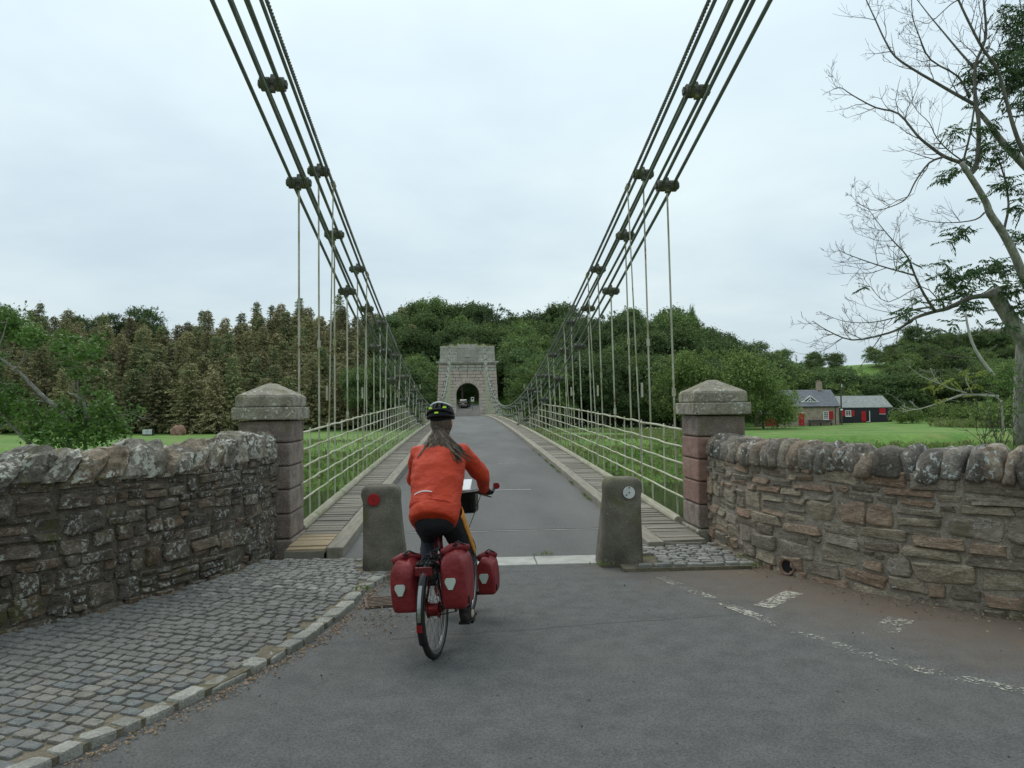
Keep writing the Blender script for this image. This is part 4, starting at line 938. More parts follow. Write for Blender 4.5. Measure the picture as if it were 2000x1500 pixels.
def broad_mesh(seed, H, Rr, mats, nl=70, per=290, ls=.27, squash=1.0, base=.12, form=0.0):
    g = np.random.default_rng(seed); C = []; D = []; mi = []
    lean = g.normal(size=2)*.08
    for l in range(nl):
        th = g.uniform(0, 6.28); zz = g.uniform(-.9, 1); rr = max(.05, 1-abs(zz-form)**2.0)**.5*g.uniform(.35, 1.05)
        rad_ = Rr*.88*(1+.22*math.sin(th*3+seed)+.14*math.sin(th*5+seed*2))
        lc = np.array([math.cos(th)*rr*rad_+lean[0]*zz*Rr*3, math.sin(th)*rr*rad_+lean[1]*zz*Rr*3, H*(base+(1-base)/2)+zz*H*(1-base)/2*.9*(1+.16*math.sin(th*2+seed))]); lr = Rr*g.choice([.12, .17, .22, .30])
        n = int(per*(.6+lr/Rr*2)); v = g.normal(size=(n, 3)); v = v*np.array([1.15, 1.15, .62*squash])*lr*.58; v[:, 2] -= .25*np.hypot(v[:, 0], v[:, 1])
        C.append(lc+v); dd = v/lr+g.normal(size=(n, 3))*.6; dd[:, 2] -= .2; D.append(dd); mi += list((g.random(n) < (.55 if l % 3 else .1)).astype(int))
    for l in range(60):                                   # stray sprays that break the outline
        th = g.uniform(0, 6.28); zz = g.uniform(-.3, 1); rr = math.sqrt(max(0, 1-zz*zz)); d = np.array([math.cos(th)*rr, math.sin(th)*rr, zz]); o = np.array([d[0]*Rr*1.02, d[1]*Rr*1.02, H*(base+(1-base)/2)+d[2]*H*(1-base)/2*1.0])
        t = g.random((26, 1)); C.append(o+d*t*g.uniform(.3, 1.0)+g.normal(size=(26, 3))*.12); D.append(np.tile(d, (26, 1))+g.normal(size=(26, 3))*.7); mi += [l % 2]*26
    C = np.concatenate(C); D = np.concatenate(D); n = len(C)
    return quads('crown', leaf_quads(C, D, g.uniform(.5, 1.4, n)*ls, g.uniform(.5, .8, n), g, .15), mats, mi)
def trunk_mesh(seed, H, r, m_='bark_dark', limbs=6, spread=3):
    rng = random.Random(seed); m2 = MB(); pts = [(rng.uniform(-.1, .1)*i/3, rng.uniform(-.1, .1)*i/3, -1.0+(H+1)*i/6) for i in range(7)]
    m2.tube(pts, [r*(1-.8*i/6) for i in range(7)], 7)
    for k in range(limbs):
        z = H*rng.uniform(.25, .7); an = rng.uniform(0, 6.28); L_ = spread*rng.uniform(.5, .9); e = Vector((math.cos(an)*L_, math.sin(an)*L_, z+L_*rng.uniform(.3, .8)))
        m2.tube([(0, 0, z), (e.x*.5, e.y*.5, z+(e.z-z)*.35), e], [r*.4, r*.28, r*.08], 5)
    return m2.mesh('trunk', m_, smooth=True)
def plant_tree(name, cme, tme, x, y, s, rz_, label, cat='tree', group=None, zoff=0):
    t_ = empty(name, (x, y, terrain(x, y)+zoff), label=label, cat=cat, group=group, rot=(0, 0, rz_)); t_.scale = (s[0], s[0], s[1]); t_.rotation_euler = (rng.gauss(0, .025), rng.gauss(0, .025), rz_)
    link('trunk', tme, t_, (0, 0, 0), local=True); link('crown', cme, t_, (0, 0, 0), local=True); return t_
CON = [(conifer_mesh(i, 12.5, r, mm), trunk_mesh(60+i, 12, .16, 'bark_dark', 0)) for i, (r, mm) in enumerate(((3.3, ['conifer_a', 'conifer_b']), (3.6, ['conifer_b', 'conifer_a']), (3.1, ['conifer_a', 'conifer_g']), (3.4, ['conifer_b', 'conifer_b']), (2.9, ['conifer_g', 'conifer_a'])))]
BRO = [(broad_mesh(100+i, (10.5, 11.5, 9.5, 11)[i], (4.4, 3.8, 4.6, 4.2)[i], mm, form=(0, .3, -.2, .15)[i]), trunk_mesh(80+i, 8, .25, 'bark_dark', 6, 3)) for i, mm in enumerate((['leaf_wood', 'leaf_wood_dark'], ['leaf_wood_dark', 'leaf_wood'], ['leaf_wood', 'leaf_wood'], ['leaf_wood_dark', 'leaf_wood_dark']))]
WIL = (broad_mesh(140, 9.5, 4.6, ['leaf_willow', 'leaf_wood'], 90, 260, .25, 1.4, .02), trunk_mesh(95, 7, .22, 'bark_dark', 6, 3))
BUSH = (broad_mesh(150, 2.4, 2.0, ['leaf_willow', 'leaf_wood'], 30, 110, .22, 1, .0), trunk_mesh(96, 1.5, .06, 'bark_dark', 4, .8))
rng = random.Random(77)
# conifer plantation on the left hillside
y = 127.0; row = 0; LC = 'brown-green conifer in the dense plantation on the left hillside'; GC = 'conifers of the hillside plantation'
while y < 178:
    st = 3.7 if row < 4 else 4.0; x = -118+rng.random()*3
    while x < -13:
        xx, yy_ = x+rng.uniform(-1.2, 1.2), y+rng.uniform(-1.3, 1.3)
        inview = abs((xx+.36)/yy_-.063) < .78
        if inview and not (xx > -16 and yy_ < 136):
            c, t_ = CON[rng.choices(range(5), (4, 3, 3, 3, 2))[0]]; s = rng.choice([rng.uniform(.7, .92), rng.uniform(.85, 1.14)]); wdt = rng.uniform(1.0, 1.4)
            ci = [q[0] for q in CON].index(c); lk_ = ['olive-brown', 'rusty brown', 'olive-green', 'brown', 'green'][ci]; pl_ = 'in the front row beside the left meadow' if row == 0 else ('low on the left hillside' if row < 4 else ('halfway up the left hillside' if row < 7 else 'along the left hilltop'))
            plant_tree('conifer', c, t_, xx, yy_, (wdt, s), rng.uniform(0, 6.28), f'{lk_} plantation conifer {pl_}', 'conifer', f'{lk_} conifers {pl_}')
        x += st*rng.uniform(.85, 1.2)
    y += 4.4 if row < 4 else 5.6; row += 1
# single spires and rounder crowns on the skyline
for px, Y, h, k in ((80, 172, 1.25, 4), (500, 172, 1.2, 2), (585, 174, 1.15, 4), (530, 174, 1.1, 2), (885, 172, .75, 4), (965, 176, .85, 4), (660, 174, 1.2, 2), (395, 172, 1.15, 2)):
    p = at(px, 700, Y); plant_tree('conifer', *CON[k], p.x, p.y, (h*.8, h), rng.random()*6, 'slim dark conifer spire rising above the hilltop skyline', 'conifer', 'conifer spires on the skyline')
for px, Y, s in ((285, 170, .95), (215, 172, .8), (20, 165, .9), (150, 172, .75)):
    p = at(px, 700, Y); plant_tree('leafy_tree', *BRO[3], p.x, p.y, (s, s), rng.random()*6, 'round dark leafy tree among the conifers on the left skyline', 'tree', 'leafy trees among the left conifers', 4.5)
# leafy wood behind the tower and to the right
y = 125.0; row = 0
while y < 180:
    x = -17+rng.random()*3
    while x < 82:
        xx, yy_ = x+rng.uniform(-1.5, 1.5), y+rng.uniform(-1.5, 1.5); lim = lerp(172, 150, sm(52, 80, xx))
        ok = abs(xx+6*sm(135, 175, yy_)) > 4.6 or yy_ > 146
        if xx > 43: ok = ok and yy_ > (131 if xx < 49 else 137)
        if xx > 62: ok = ok and yy_ > 140
        if ok and yy_ < lim+6:
            k = rng.choices(range(4), (4, 4, 2, 4))[0]; s = rng.uniform(.85, 1.22)*(1-.28*sm(50, 80, xx)); wdt = s*rng.uniform(.9, 1.15)
            plant_tree('leafy_tree', *BRO[k], xx, yy_, (wdt, s), rng.uniform(0, 6.28), f"{['mid-green', 'dark green', 'fresh green', 'deep green'][k]} leafy tree {(wp := 'left of the stone tower' if xx < -5 else ('behind the stone tower' if xx < 5 else ('right of the stone tower' if xx < 24 else ('behind the right bridge hangers' if xx < 44 else 'behind the cottage roof'))))}{' on the hilltop' if yy_ > 155 else ''}", 'tree', f"{['mid-green', 'dark green', 'fresh green', 'deep green'][k]} trees {wp}{' on the hilltop' if yy_ > 155 else ''}")
        x += 6.2*rng.uniform(.8, 1.25)
    y += 5.6; row += 1
def spot_tree(px, Y, kind, s, label, name='leafy_tree', zoff=0, group=None):
    p = at(px, 800, Y); me = kind; return plant_tree(name, me[0], me[1], p.x, p.y, s, rng.random()*6, label, 'tree', group, zoff)
spot_tree(1372, 112, WIL, (1.2, 1.25), 'light green willow right of the bridge chains, left of the cottage group', 'willow_tree')
spot_tree(1430, 111, WIL, (1.2, 1.22), 'light green willow standing just behind the right gate pillar', 'willow_tree')
spot_tree(1490, 113, WIL, (1.0, 1.08), 'pale willow with its foliage against the cottage left end', 'willow_tree')
spot_tree(1330, 118, BRO[2], (1.0, 1.1), 'leafy tree behind the nearest right bridge hangers', 'leafy_tree')
spot_tree(1610, 140, BRO[2], (1.25, .98), 'broad mid-green tree directly behind the cottage chimney', 'leafy_tree')
spot_tree(1350, 160, WIL, (.26, 1.15), 'tall thin young tree sticking up from the wood behind the right hangers', 'slender_tree', 4.5)
spot_tree(1364, 161, WIL, (.22, 1.0), 'shorter thin young tree beside the tall thin one', 'slender_tree', 4.5)
for px, Y, k, s, lab in ((1740, 138, 3, (1.0, .82), 'dark tree right of the black cabin'), (1790, 136, 1, (1.05, .75), 'dark spreading tree on the lawn edge beyond the black cabin'), (1840, 140, 0, (1.0, .85), 'mid-green tree behind the dead pale branches'),
                         (1890, 134, 0, (1.1, .8), 'green tree behind the yellow-leaved branch'), (1945, 136, 2, (1.1, .95), 'green tree behind the right foreground trunk'), (1995, 138, 0, (1.2, 1.0), 'green tree at the right edge behind the foreground trunk'),
                         (1800, 176, 3, (1.0, .85), 'round dark tree crowning the right hilltop'), (1860, 182, 1, (.9, .62), 'low dark tree on the right hilltop skyline'), (1930, 178, 0, (1.1, .8), 'tree on the right hilltop behind the foreground limb'), (1985, 176, 2, (1.1, .9), 'tree on the right hilltop at the edge of the picture'), (1840, 160, 2, (1.2, .7), 'tree halfway up the right hillside')):
    spot_tree(px, Y, BRO[k], s, lab)
for i, (px, Y, s, lab) in enumerate(((1770, 118, 1.0, 'low bush on the lawn right of the cabin'), (1900, 112, 1.2, 'rough bush beside the lawn, left of the foreground trunk'), (1950, 100, 1.3, 'green bush below the dead pale branches'), (1850, 120, 1.1, 'bush at the far edge of the lawn'), (1985, 92, 1.4, 'bush at the foot of the right foreground tree'), (60, 122, 1.1, 'pale bush at the foot of the conifers on the far left'), (820, 121, 1.3, 'yellow-green bush left of the stone tower'), (845, 119, .9, 'small yellow-green bush touching the tower left side'), (1020, 124, 1.1, 'green bush right of the stone tower'))):
    p = at(px, 800, Y); plant_tree('bush', *BUSH, p.x, p.y, (s, s), rng.random()*6, lab, 'bush')
y = 142.0
while y < 186:                              # wood on the right hand slope, a grassy gap left open above the cabin
    x = 80+rng.random()*3
    while x < 150:
        xx, yy_ = x+rng.uniform(-2, 2), y+rng.uniform(-2, 2); gap = abs((xx+.36)/yy_-.548) < .016
        if (xx+.36)/yy_ < .80 and not gap:
            k = rng.choices(range(4), (4, 2, 4, 2))[0]; s = rng.uniform(.45, .8)*(.75 if (xx+.36)/yy_ < .6 else 1)
            plant_tree('leafy_tree', *BRO[k], xx, yy_, (s*1.25, s), rng.uniform(0, 6.28), f"{['mid-green', 'dark green', 'fresh green', 'deep green'][k]} leafy tree on the right hillside beyond the lawn", 'tree', f"{['mid-green', 'dark green', 'fresh green', 'deep green'][k]} trees on the right hillside")
        x += 6.5*rng.uniform(.8, 1.25)
    y += 6.5
# ------------------------------------------------------------------ grass and weeds
def blades(name, spots, m_, hmin, hmax, wd, g, lean=.3, **k):
    C = np.array(spots); n = len(C); D = np.stack([g.normal(size=n)*lean, g.normal(size=n)*lean, np.ones(n)], 1); h = g.uniform(hmin, hmax, n)
    return link(name, quads(name, leaf_quads(C, D, h, np.full(n, wd)/1.0, g, .1), m_), None, **k)
g = np.random.default_rng(3)
def scatter(n, x0, x1, y0, y1, cond=None, dz=0):
    o = []
    while len(o) < n:
        x, y = g.uniform(x0, x1), g.uniform(y0, y1); z = terrain(x, y)
        if z > -5.9 and (cond is None or cond(x, y, z)): o.append((x, y, z+dz))
    return o
blades('bank_weeds', scatter(26000, -55, 60, 62, 84, lambda x, y, z: z < -2.5 or (g.random() < .2 and abs(x)/y < .33)), ['weed_blade'], .15, .6, .3, g, .6, label='rough weeds on the far river bank below the bridge', cat='weeds', kind='stuff')
blades('tall_grass', scatter(16000, 4, 48, 78, 112, lambda x, y, z: x/y < .33 and math.sin(x*.3)+math.sin(y*.37+x*.1) > -.3), ['weed_blade'], .15, .55, .3, g, .5, label='tall grass on the meadow right of the bridge', cat='grass', kind='stuff')
blades('rough_grass', scatter(14000, 66, 100, 92, 132, lambda x, y, z: (x+.36)/y > .665+.02*math.sin(y*.3)), ['weed_blade'], .4, 1.2, .3, g, .4, label='rough undergrowth right of the lawn', cat='undergrowth', kind='stuff')
blades('flower_heads', [(p[0], p[1], p[2]+.9) for p in scatter(240, 14, 95, 84, 118, lambda x, y, z: x < 34 or x > 76)], ['umbel'], .10, .18, 1.0, g, 2.0, label='white flower heads dotted in the tall grass', cat='flowers', kind='stuff')
# weeds along the kerbs, wall feet and bollards
def tuft_line(pts, n, spread):
    o = []
    for k in range(n):
        i = g.integers(0, len(pts)-1); f = g.random(); a, b = pts[i], pts[i+1]; o.append((lerp(a[0], b[0], f)+g.normal()*spread, lerp(a[1], b[1], f)+g.normal()*spread*1.5, lerp(a[2], b[2], f)))
    return o
kr = [(1.82, y, deck(y)) for y in np.arange(10.2, 30, .5)]
tu = []
for k in range(16):
    y = g.uniform(9.5, 26); 
    for q in range(22): tu.append((1.80+g.normal()*.012, y+g.normal()*.14, deck(y)))
for c in ((1.12, 8.0), (-1.0, 7.95), (-1.35, 7.2), (.55, 8.63), (2.72, 7.75), (2.82, 8.2)):
    for q in range(26): tu.append((c[0]+g.normal()*.05, c[1]+g.normal()*.03, .03))
blades('kerb_weeds', tu, ['weed_blade'], .03, .075, .25, g, .6, label='tiny weeds growing along the kerbs and bollards', cat='weeds', kind='stuff')
# fallen leaves and chips along the kerb and wall feet
def chips(name, spots, smin, smax, m_, **k):
    C = np.array(spots); n = len(C); D = np.stack([g.normal(size=n), g.normal(size=n), np.abs(g.normal(size=n))*.15], 1)
    return link(name, quads(name, leaf_quads(C, D, g.uniform(smin, smax, n), g.uniform(.25, .7, n), g, 0), m_), None, **k)
sp = []
for k in range(1500):
    s_ = g.uniform(2.0, KL.L); p = KL.at(s_); tg = KL.tan(s_); q = Vector((tg.y, -tg.x, 0)); p = p+q*(.02+abs(g.normal())*.06); sp.append((p.x, p.y, .004+g.random()*.012))
for k in range(300): sp.append((-1.05+g.normal()*.16, 6.3+g.normal()*.3, .006+g.random()*.012))
for k in range(500):
    s_ = g.uniform(4, LWL.L-.3); p = LWL.at(s_); tg = LWL.tan(s_); q = Vector((tg.y, -tg.x, 0)); p = p+q*(.03+abs(g.normal())*.07); sp.append((p.x, p.y, PZ-.02+g.random()*.02))
for k in range(800):
    s_ = g.uniform(4, RWL.L-.3); p = RWL.at(s_); tg = RWL.tan(s_); q = Vector((-tg.y, tg.x, 0)); p = p+q*(.03+abs(g.normal())*.22); sp.append((p.x, p.y, .005+g.random()*.012))
chips('leaf_litter', sp, .010, .032, 'litter', label='brown leaf litter and chips along the kerb and wall feet', cat='leaf litter', kind='stuff')
sp = [(g.uniform(-3, 4), g.uniform(2.2, 8), .004) for k in range(260)]
chips('grit', [p for p in sp if p[0] > interp([(q.y, q.x) for q in KL.p], p[1]) and p[0] < xin(RW, p[1])], .008, .025, 'deck_dark', label='dark grit scattered on the asphalt', cat='grit', kind='stuff')
# ------------------------------------------------------------------ foreground trees traced from the place
def smooth_line(P, k=3):
    P = [Vector(p) for p in P]; o = []
    for i in range(len(P)-1):
        p0, p1, p2, p3 = P[max(i-1, 0)], P[i], P[i+1], P[min(i+2, len(P)-1)]
        for j in range(k):
            t = j/k; o.append(.5*((2*p1)+(p2-p0)*t+(2*p0-5*p1+4*p2-p3)*t*t+(3*p1-p0-3*p2+p3)*t**3))
    o.append(P[-1]); return o
def limb_pts(px, Y, rng, drift):
    o = []; d = 0; last = None
    for i, (a, b) in enumerate(px):
        if last: d += math.hypot(a-last[0], b-last[1])/1440*Y*drift
        o.append(at(a, b, Y+d)); last = (a, b)
    return smooth_line(o)
def twigs(mb, p0, d0, L_, r, depth, rng, up=.35, mi=0):
    n = 5; pts = [p0]; d = d0.normalized(); p = p0.copy()
    for i in range(n):
        d = (d+Vector((rng.gauss(0, .16), rng.gauss(0, .16), rng.gauss(up*.22, .13)))).normalized(); p = p+d*(L_/n); pts.append(p)
    mb.tube(pts, [max(.0026, r*(1-.75*i/n)) for i in range(n+1)], 4 if r < .012 else 5, cap=False, mi=mi)
    if depth > 0:
        for k in range(rng.choice([2, 3, 4])):
            i = rng.randint(1, n); q = pts[i]; a = (pts[i]-pts[i-1]).normalized(); s_ = a.cross(Vector((rng.gauss(0, 1), rng.gauss(0, 1), rng.gauss(0, 1)))).normalized()
            twigs(mb, q, a*.8+s_*rng.uniform(.5, .9), L_*rng.uniform(.35, .62), r*.5, depth-1, rng, up, mi)
def ash_leaves(clusters, Y, g, n, rng, ll, wid=.3, pin=True, dy=.35):
    C = []; D = []; S = []
    for (a, b, r) in clusters:
        c = at(a, b, Y+rng.uniform(-dy, dy)); rr = r/1440*Y
        for k in range(max(3, int(n*(r/18.0)**2))):
            o = Vector((rng.gauss(0, .55), rng.gauss(0, .6), rng.gauss(0, .5)))*rr; p = c+o; ax = Vector((rng.gauss(0, 1), rng.gauss(0, 1), rng.gauss(-.35, .5))).normalized()
            if pin:
                sd_ = ax.cross(Vector((0, 0, 1))).normalized()
                for j in range(5):
                    q = p+ax*(j*ll*.42)
                    for sgn in (-1, 1):
                        C.append(q); D.append(ax*.6+sd_*sgn*.8+Vector((0, 0, -.35+rng.gauss(0, .12)))); S.append(ll*rng.uniform(.8, 1.1))
                C.append(p+ax*ll*2.1); D.append(ax+Vector((0, 0, -.4))); S.append(ll)
            else:
                for j in range(4): C.append(p+Vector((rng.gauss(0, .03), rng.gauss(0, .03), rng.gauss(0, .03)))); D.append((rng.gauss(0, 1), rng.gauss(0, 1), rng.gauss(.1, .6))); S.append(ll*rng.uniform(.7, 1.2))
    return leaf_quads(np.array([tuple(c) for c in C]), np.array([tuple(d) for d in D]), S, np.full(len(S), wid), g, .1)
rng = random.Random(41)
YA = 14.0; b0 = at(2032, 900, YA)
ash = empty('ash_tree', (b0.x, b0.y, terrain(b0.x, b0.y)), label='tall half-dead ash tree with bare twigs leaning in from the right', cat='tree')
trunk = MB()
trunk.tube(smooth_line([Vector((b0.x, b0.y, terrain(b0.x, b0.y)-.2)), at(2034, 860, YA), at(2040, 760, YA), at(2030, 690, YA), at(2034, 610, YA), at(2020, 560, YA)]), [.29, .27, .26, .25, .24, .23, .22, .22, .21, .20, .19, .18, .17, .16, .14, .13], 12)
def tl(px, r0, r1, n=9, drift=0, Y=YA, mbx=None):
    P = limb_pts(px, Y, rng, drift); N = len(P); (mbx or trunk).tube(P, [lerp(r0, r1, i/(N-1)) for i in range(N)], n); return P
tl([(2030, 700), (1998, 660), (1965, 610), (1936, 566)], .17, .125, 12, .1)                                   # cut stub limb
tl([(1990, 870), (1989, 800), (1992, 707), (1998, 655), (2020, 640)], .10, .085, 10, 0, YA+.15)                  # pale second stem
tl([(2025, 690), (1990, 650), (1950, 648), (1932, 646)], .07, .035, 8, .2)
main = tl([(2024, 585), (2002, 548), (1983, 501), (1959, 455), (1934, 418), (1926, 396), (1905, 360), (1878, 318)], .092, .05, 10, -.15)
tl([(2034, 600), (2062, 480), (2070, 400), (2000, 321), (1959, 279), (1932, 243), (1905, 210)], .13, .035, 8, .12)
trunk.build('trunk', 'bark_ash', ash, smooth=True)
LIMBS = [([(1936, 578), (1897, 581), (1851, 602), (1827, 608), (1787, 621), (1756, 642), (1722, 654), (1664, 664), (1615, 645), (1588, 627)], .058, .006, .10),
 ([(1827, 608), (1805, 575), (1787, 538), (1772, 501), (1744, 470), (1719, 440), (1692, 403)], .032, .004, -.2),
 ([(1787, 538), (1732, 523), (1683, 507), (1640, 489), (1632, 470)], .020, .003, .2),
 ([(1820, 600), (1784, 605), (1744, 621), (1698, 630), (1646, 627), (1600, 608)], .022, .003, -.15),
 ([(1878, 318), (1845, 306), (1815, 285), (1791, 264), (1755, 222), (1710, 210), (1665, 186), (1641, 171), (1623, 177)], .042, .004, .2),
 ([(1890, 338), (1905, 330), (1911, 285), (1911, 234), (1905, 195), (1905, 129), (1920, 90), (1926, 60), (1920, -10)], .055, .02, -.1),
 ([(1905, 205), (1860, 180), (1824, 159), (1788, 138), (1749, 111), (1728, 78), (1710, 39), (1692, 0), (1680, -30)], .038, .008, .15),
 ([(1893, 192), (1872, 150), (1818, 117), (1797, 75), (1782, 30), (1781, -20)], .024, .006, -.25),
 ([(1902, 132), (1875, 102), (1845, 66), (1815, 30), (1788, -5)], .028, .008, .3),
 ([(2062, 400), (2000, 297), (1980, 249), (1965, 195), (1947, 135), (1920, 96), (1896, 51), (1872, 0), (1860, -30)], .05, .016, -.2),
 ([(1845, 306), (1815, 318), (1788, 354), (1773, 384), (1752, 399), (1710, 411), (1680, 399), (1659, 378)], .024, .003, .1),
 ([(1923, 415), (1905, 429), (1860, 435), (1815, 432), (1776, 420)], .020, .003, .2),
 ([(1905, 330), (1860, 300), (1830, 270), (1815, 240), (1790, 215), (1770, 180)], .018, .003, -.3),
 ([(1965, 195), (1985, 120), (1998, 60), (1990, -10)], .03, .01, .1), ([(1905, 195), (1895, 260), (1880, 320)], .018, .022, .1),
 ([(1872, 0), (1855, 10), (1815, 45), (1790, 40), (1765, 52)], .014, .003, .1), ([(1959, 455), (1970, 400), (1960, 340), (1945, 300)], .03, .012, .2),
 ([(1788, 621), (1800, 660), (1830, 690), (1906, 700)], .012, .008, .1), ([(1836, 590), (1800, 560), (1735, 590), (1700, 560), (1688, 545)], .012, .003, -.2)]
brn = MB(); allp = []
for (px, r0, r1, dr) in LIMBS:
    P = limb_pts(px, YA, rng, dr); N = len(P); rs = [lerp(r0, r1, (i/(N-1))**.8) for i in range(N)]; brn.tube(P, rs, 7); allp.append((P, rs))
brn.build('limb', 'bark_limb', ash, smooth=True)
tw_ = MB()
for (P, rs) in allp:
    for i in range(2, len(P)):
        if rs[i] > .045: continue
        for k in range(1 if rs[i] > .02 else 2):
            if rng.random() < .40:
                a = (P[i]-P[i-1]).normalized(); s_ = a.cross(Vector((rng.gauss(0, .5), 1.0 if rng.random() < .5 else -1.0, rng.gauss(0, .5)))).normalized()
                twigs(tw_, P[i], a*.7+s_*rng.uniform(.45, .9), rng.uniform(.38, .95)*min(1, max(.35, rs[i]/.014)), max(.005, min(.011, rs[i]*.55)), 2, rng, .35)
tw_.build('twig', 'twig', ash, smooth=True)
CL = [(1985, 30, 30), (1988, 85, 34), (1992, 135, 34), (1962, 118, 20), (1920, 132, 24), (1908, 152, 18), (1893, 152, 10), (1980, 155, 30), (1925, 190, 18), (1860, 255, 14), (1905, 252, 13), (1935, 250, 15), (1992, 205, 22), (1985, 285, 20), (1930, 292, 20), (1942, 318, 16), (1858, 340, 17), (1888, 312, 10), (1972, 360, 20), (1905, 385, 8), (1988, 405, 16), (1880, 445, 12), (1868, 455, 14), (1990, 462, 16), (1772, 512, 10), (1830, 513, 10), (1845, 535, 16), (1868, 547, 20), (1897, 530, 20), (1928, 520, 20), (1960, 522, 20), (1884, 572, 20), (1838, 584, 12), (1897, 592, 16), (1794, 584, 9), (1760, 612, 12), (1773, 605, 10), (1897, 616, 10), (1830, 642, 10), (1856, 634, 8), (1960, 634, 14), (1975, 560, 24), (1950, 560, 16), (1692, 560, 4), (1845, 470, 5), (1990, 600, 18)]
link('leaves', quads('leaves', ash_leaves(CL, YA, g, 22, rng, .105, .30), 'leaf_ash'), ash)
# hanging dead limb and yellow-green shoots
dl = empty('dead_branch', at(1943, 775, 13.2), label='pale dead fallen branch hanging behind the right wall', cat='branch'); d2 = MB()
for px, r0, r1 in (([(1950, 774), (1885, 771), (1854, 780), (1820, 792), (1787, 800), (1762, 792)], .026, .005), ([(1888, 768), (1836, 750), (1817, 719)], .018, .004), ([(1945, 740), (1906, 685), (1891, 642), (1886, 610)], .035, .015), ([(1836, 750), (1800, 735), (1775, 715)], .01, .003), ([(1900, 770), (1886, 740), (1895, 728)], .012, .004), ([(1787, 800), (1770, 803), (1762, 806)], .008, .003), ([(1945, 775), (1955, 790), (1960, 850)], .02, .02)):
    P = limb_pts(px, 13.2, rng, .1); d2.tube(P, [lerp(r0, r1, i/(len(P)-1)) for i in range(len(P))], 6)
    for i in range(2, len(P), 3): twigs(d2, P[i], Vector((rng.gauss(0, 1), rng.gauss(0, 1), rng.gauss(.3, .5))), .28, .004, 1, rng)
d2.build('limb', 'bark_pale', dl, smooth=True)
link('leaves', quads('leaves', ash_leaves([(1845, 746, 14), (1860, 742, 10), (1836, 790, 7), (1885, 725, 10), (1820, 755, 7), (1905, 760, 9), (1918, 730, 12)], 13.2, g, 16, rng, .075, .32), 'leaf_yellow'), dl)
# saplings and brush at the foot of the ash
bs = empty('brush_shoots', at(1960, 880, 13), label='thin brown upright shoots in front of the right trunk', cat='shrub'); d2 = MB()
for k in range(16):
    p = at(rng.uniform(1925, 1985), 875, 13+rng.uniform(-.6, .6)); p.z = .5; twigs(d2, p, Vector((rng.gauss(-.3, .35), rng.gauss(0, .3), 1)), rng.uniform(.9, 1.9), .009, 1, rng, .5)
d2.build('shoot', 'twig', bs, smooth=True)
link('leaves', quads('leaves', ash_leaves([(rng.uniform(1915, 2000), rng.uniform(690, 850), 9) for k in range(26)], 13.4, g, 5, rng, .06, .4), 'leaf_bush'), bs)
# leafy shrub behind the left wall
YB = 12.0; p0 = at(135, 905, YB)
bu = empty('leafy_shrub', (p0.x, p0.y, terrain(p0.x, p0.y)), label='leafy green shrub with bare grey branches behind the left wall', cat='shrub'); d2 = MB()
for px, r0, r1 in (([(140, 960), (135, 880), (135, 819), (93, 783), (60, 750), (36, 726), (0, 699), (-30, 680)], .05, .016), ([(93, 786), (45, 781), (9, 795)], .016, .004), ([(165, 900), (168, 830), (165, 789), (150, 774), (135, 768)], .03, .014), ([(30, 722), (45, 702), (51, 675), (60, 657)], .014, .004), ([(155, 900), (153, 780), (151, 744), (150, 720), (132, 684)], .016, .004), ([(153, 740), (178, 700), (190, 665)], .008, .003), ([(170, 860), (200, 820), (255, 808), (272, 800)], .016, .003), ([(48, 700), (66, 690), (76, 680)], .008, .003), ([(100, 900), (40, 850), (0, 800), (-20, 740), (5, 660), (15, 620)], .03, .006)):
    P = limb_pts(px, YB, rng, rng.uniform(-.2, .2)); d2.tube(P, [lerp(r0, r1, i/(len(P)-1)) for i in range(len(P))], 7)
    for i in range(2, len(P), 2):
        if rng.random() < .6: twigs(d2, P[i], Vector((rng.gauss(0, 1), rng.gauss(0, 1), rng.gauss(.4, .5))), .35, .005, 1, rng)
d2.build('branch', 'bark_ash', bu, smooth=True)
CB = [(10, 640, 30), (40, 645, 24), (62, 660, 22), (18, 618, 14), (75, 652, 13), (130, 662, 17), (124, 682, 14), (160, 690, 22), (192, 665, 12), (182, 682, 18), (140, 706, 18), (150, 728, 14), (182, 726, 11), (15, 770, 24), (48, 795, 18), (8, 805, 20), (72, 806, 14), (100, 818, 28), (130, 842, 34), (90, 845, 24), (172, 824, 28), (200, 800, 22), (206, 776, 13), (216, 824, 22), (232, 842, 18), (255, 812, 10), (272, 800, 6), (165, 762, 9), (120, 792, 10), (60, 845, 14), (192, 852, 24), (0, 700, 14), (150, 800, 18)]
link('leaves', quads('leaves', ash_leaves(CB, YB, g, 60, rng, .072, .55, False), 'leaf_bush'), bu)
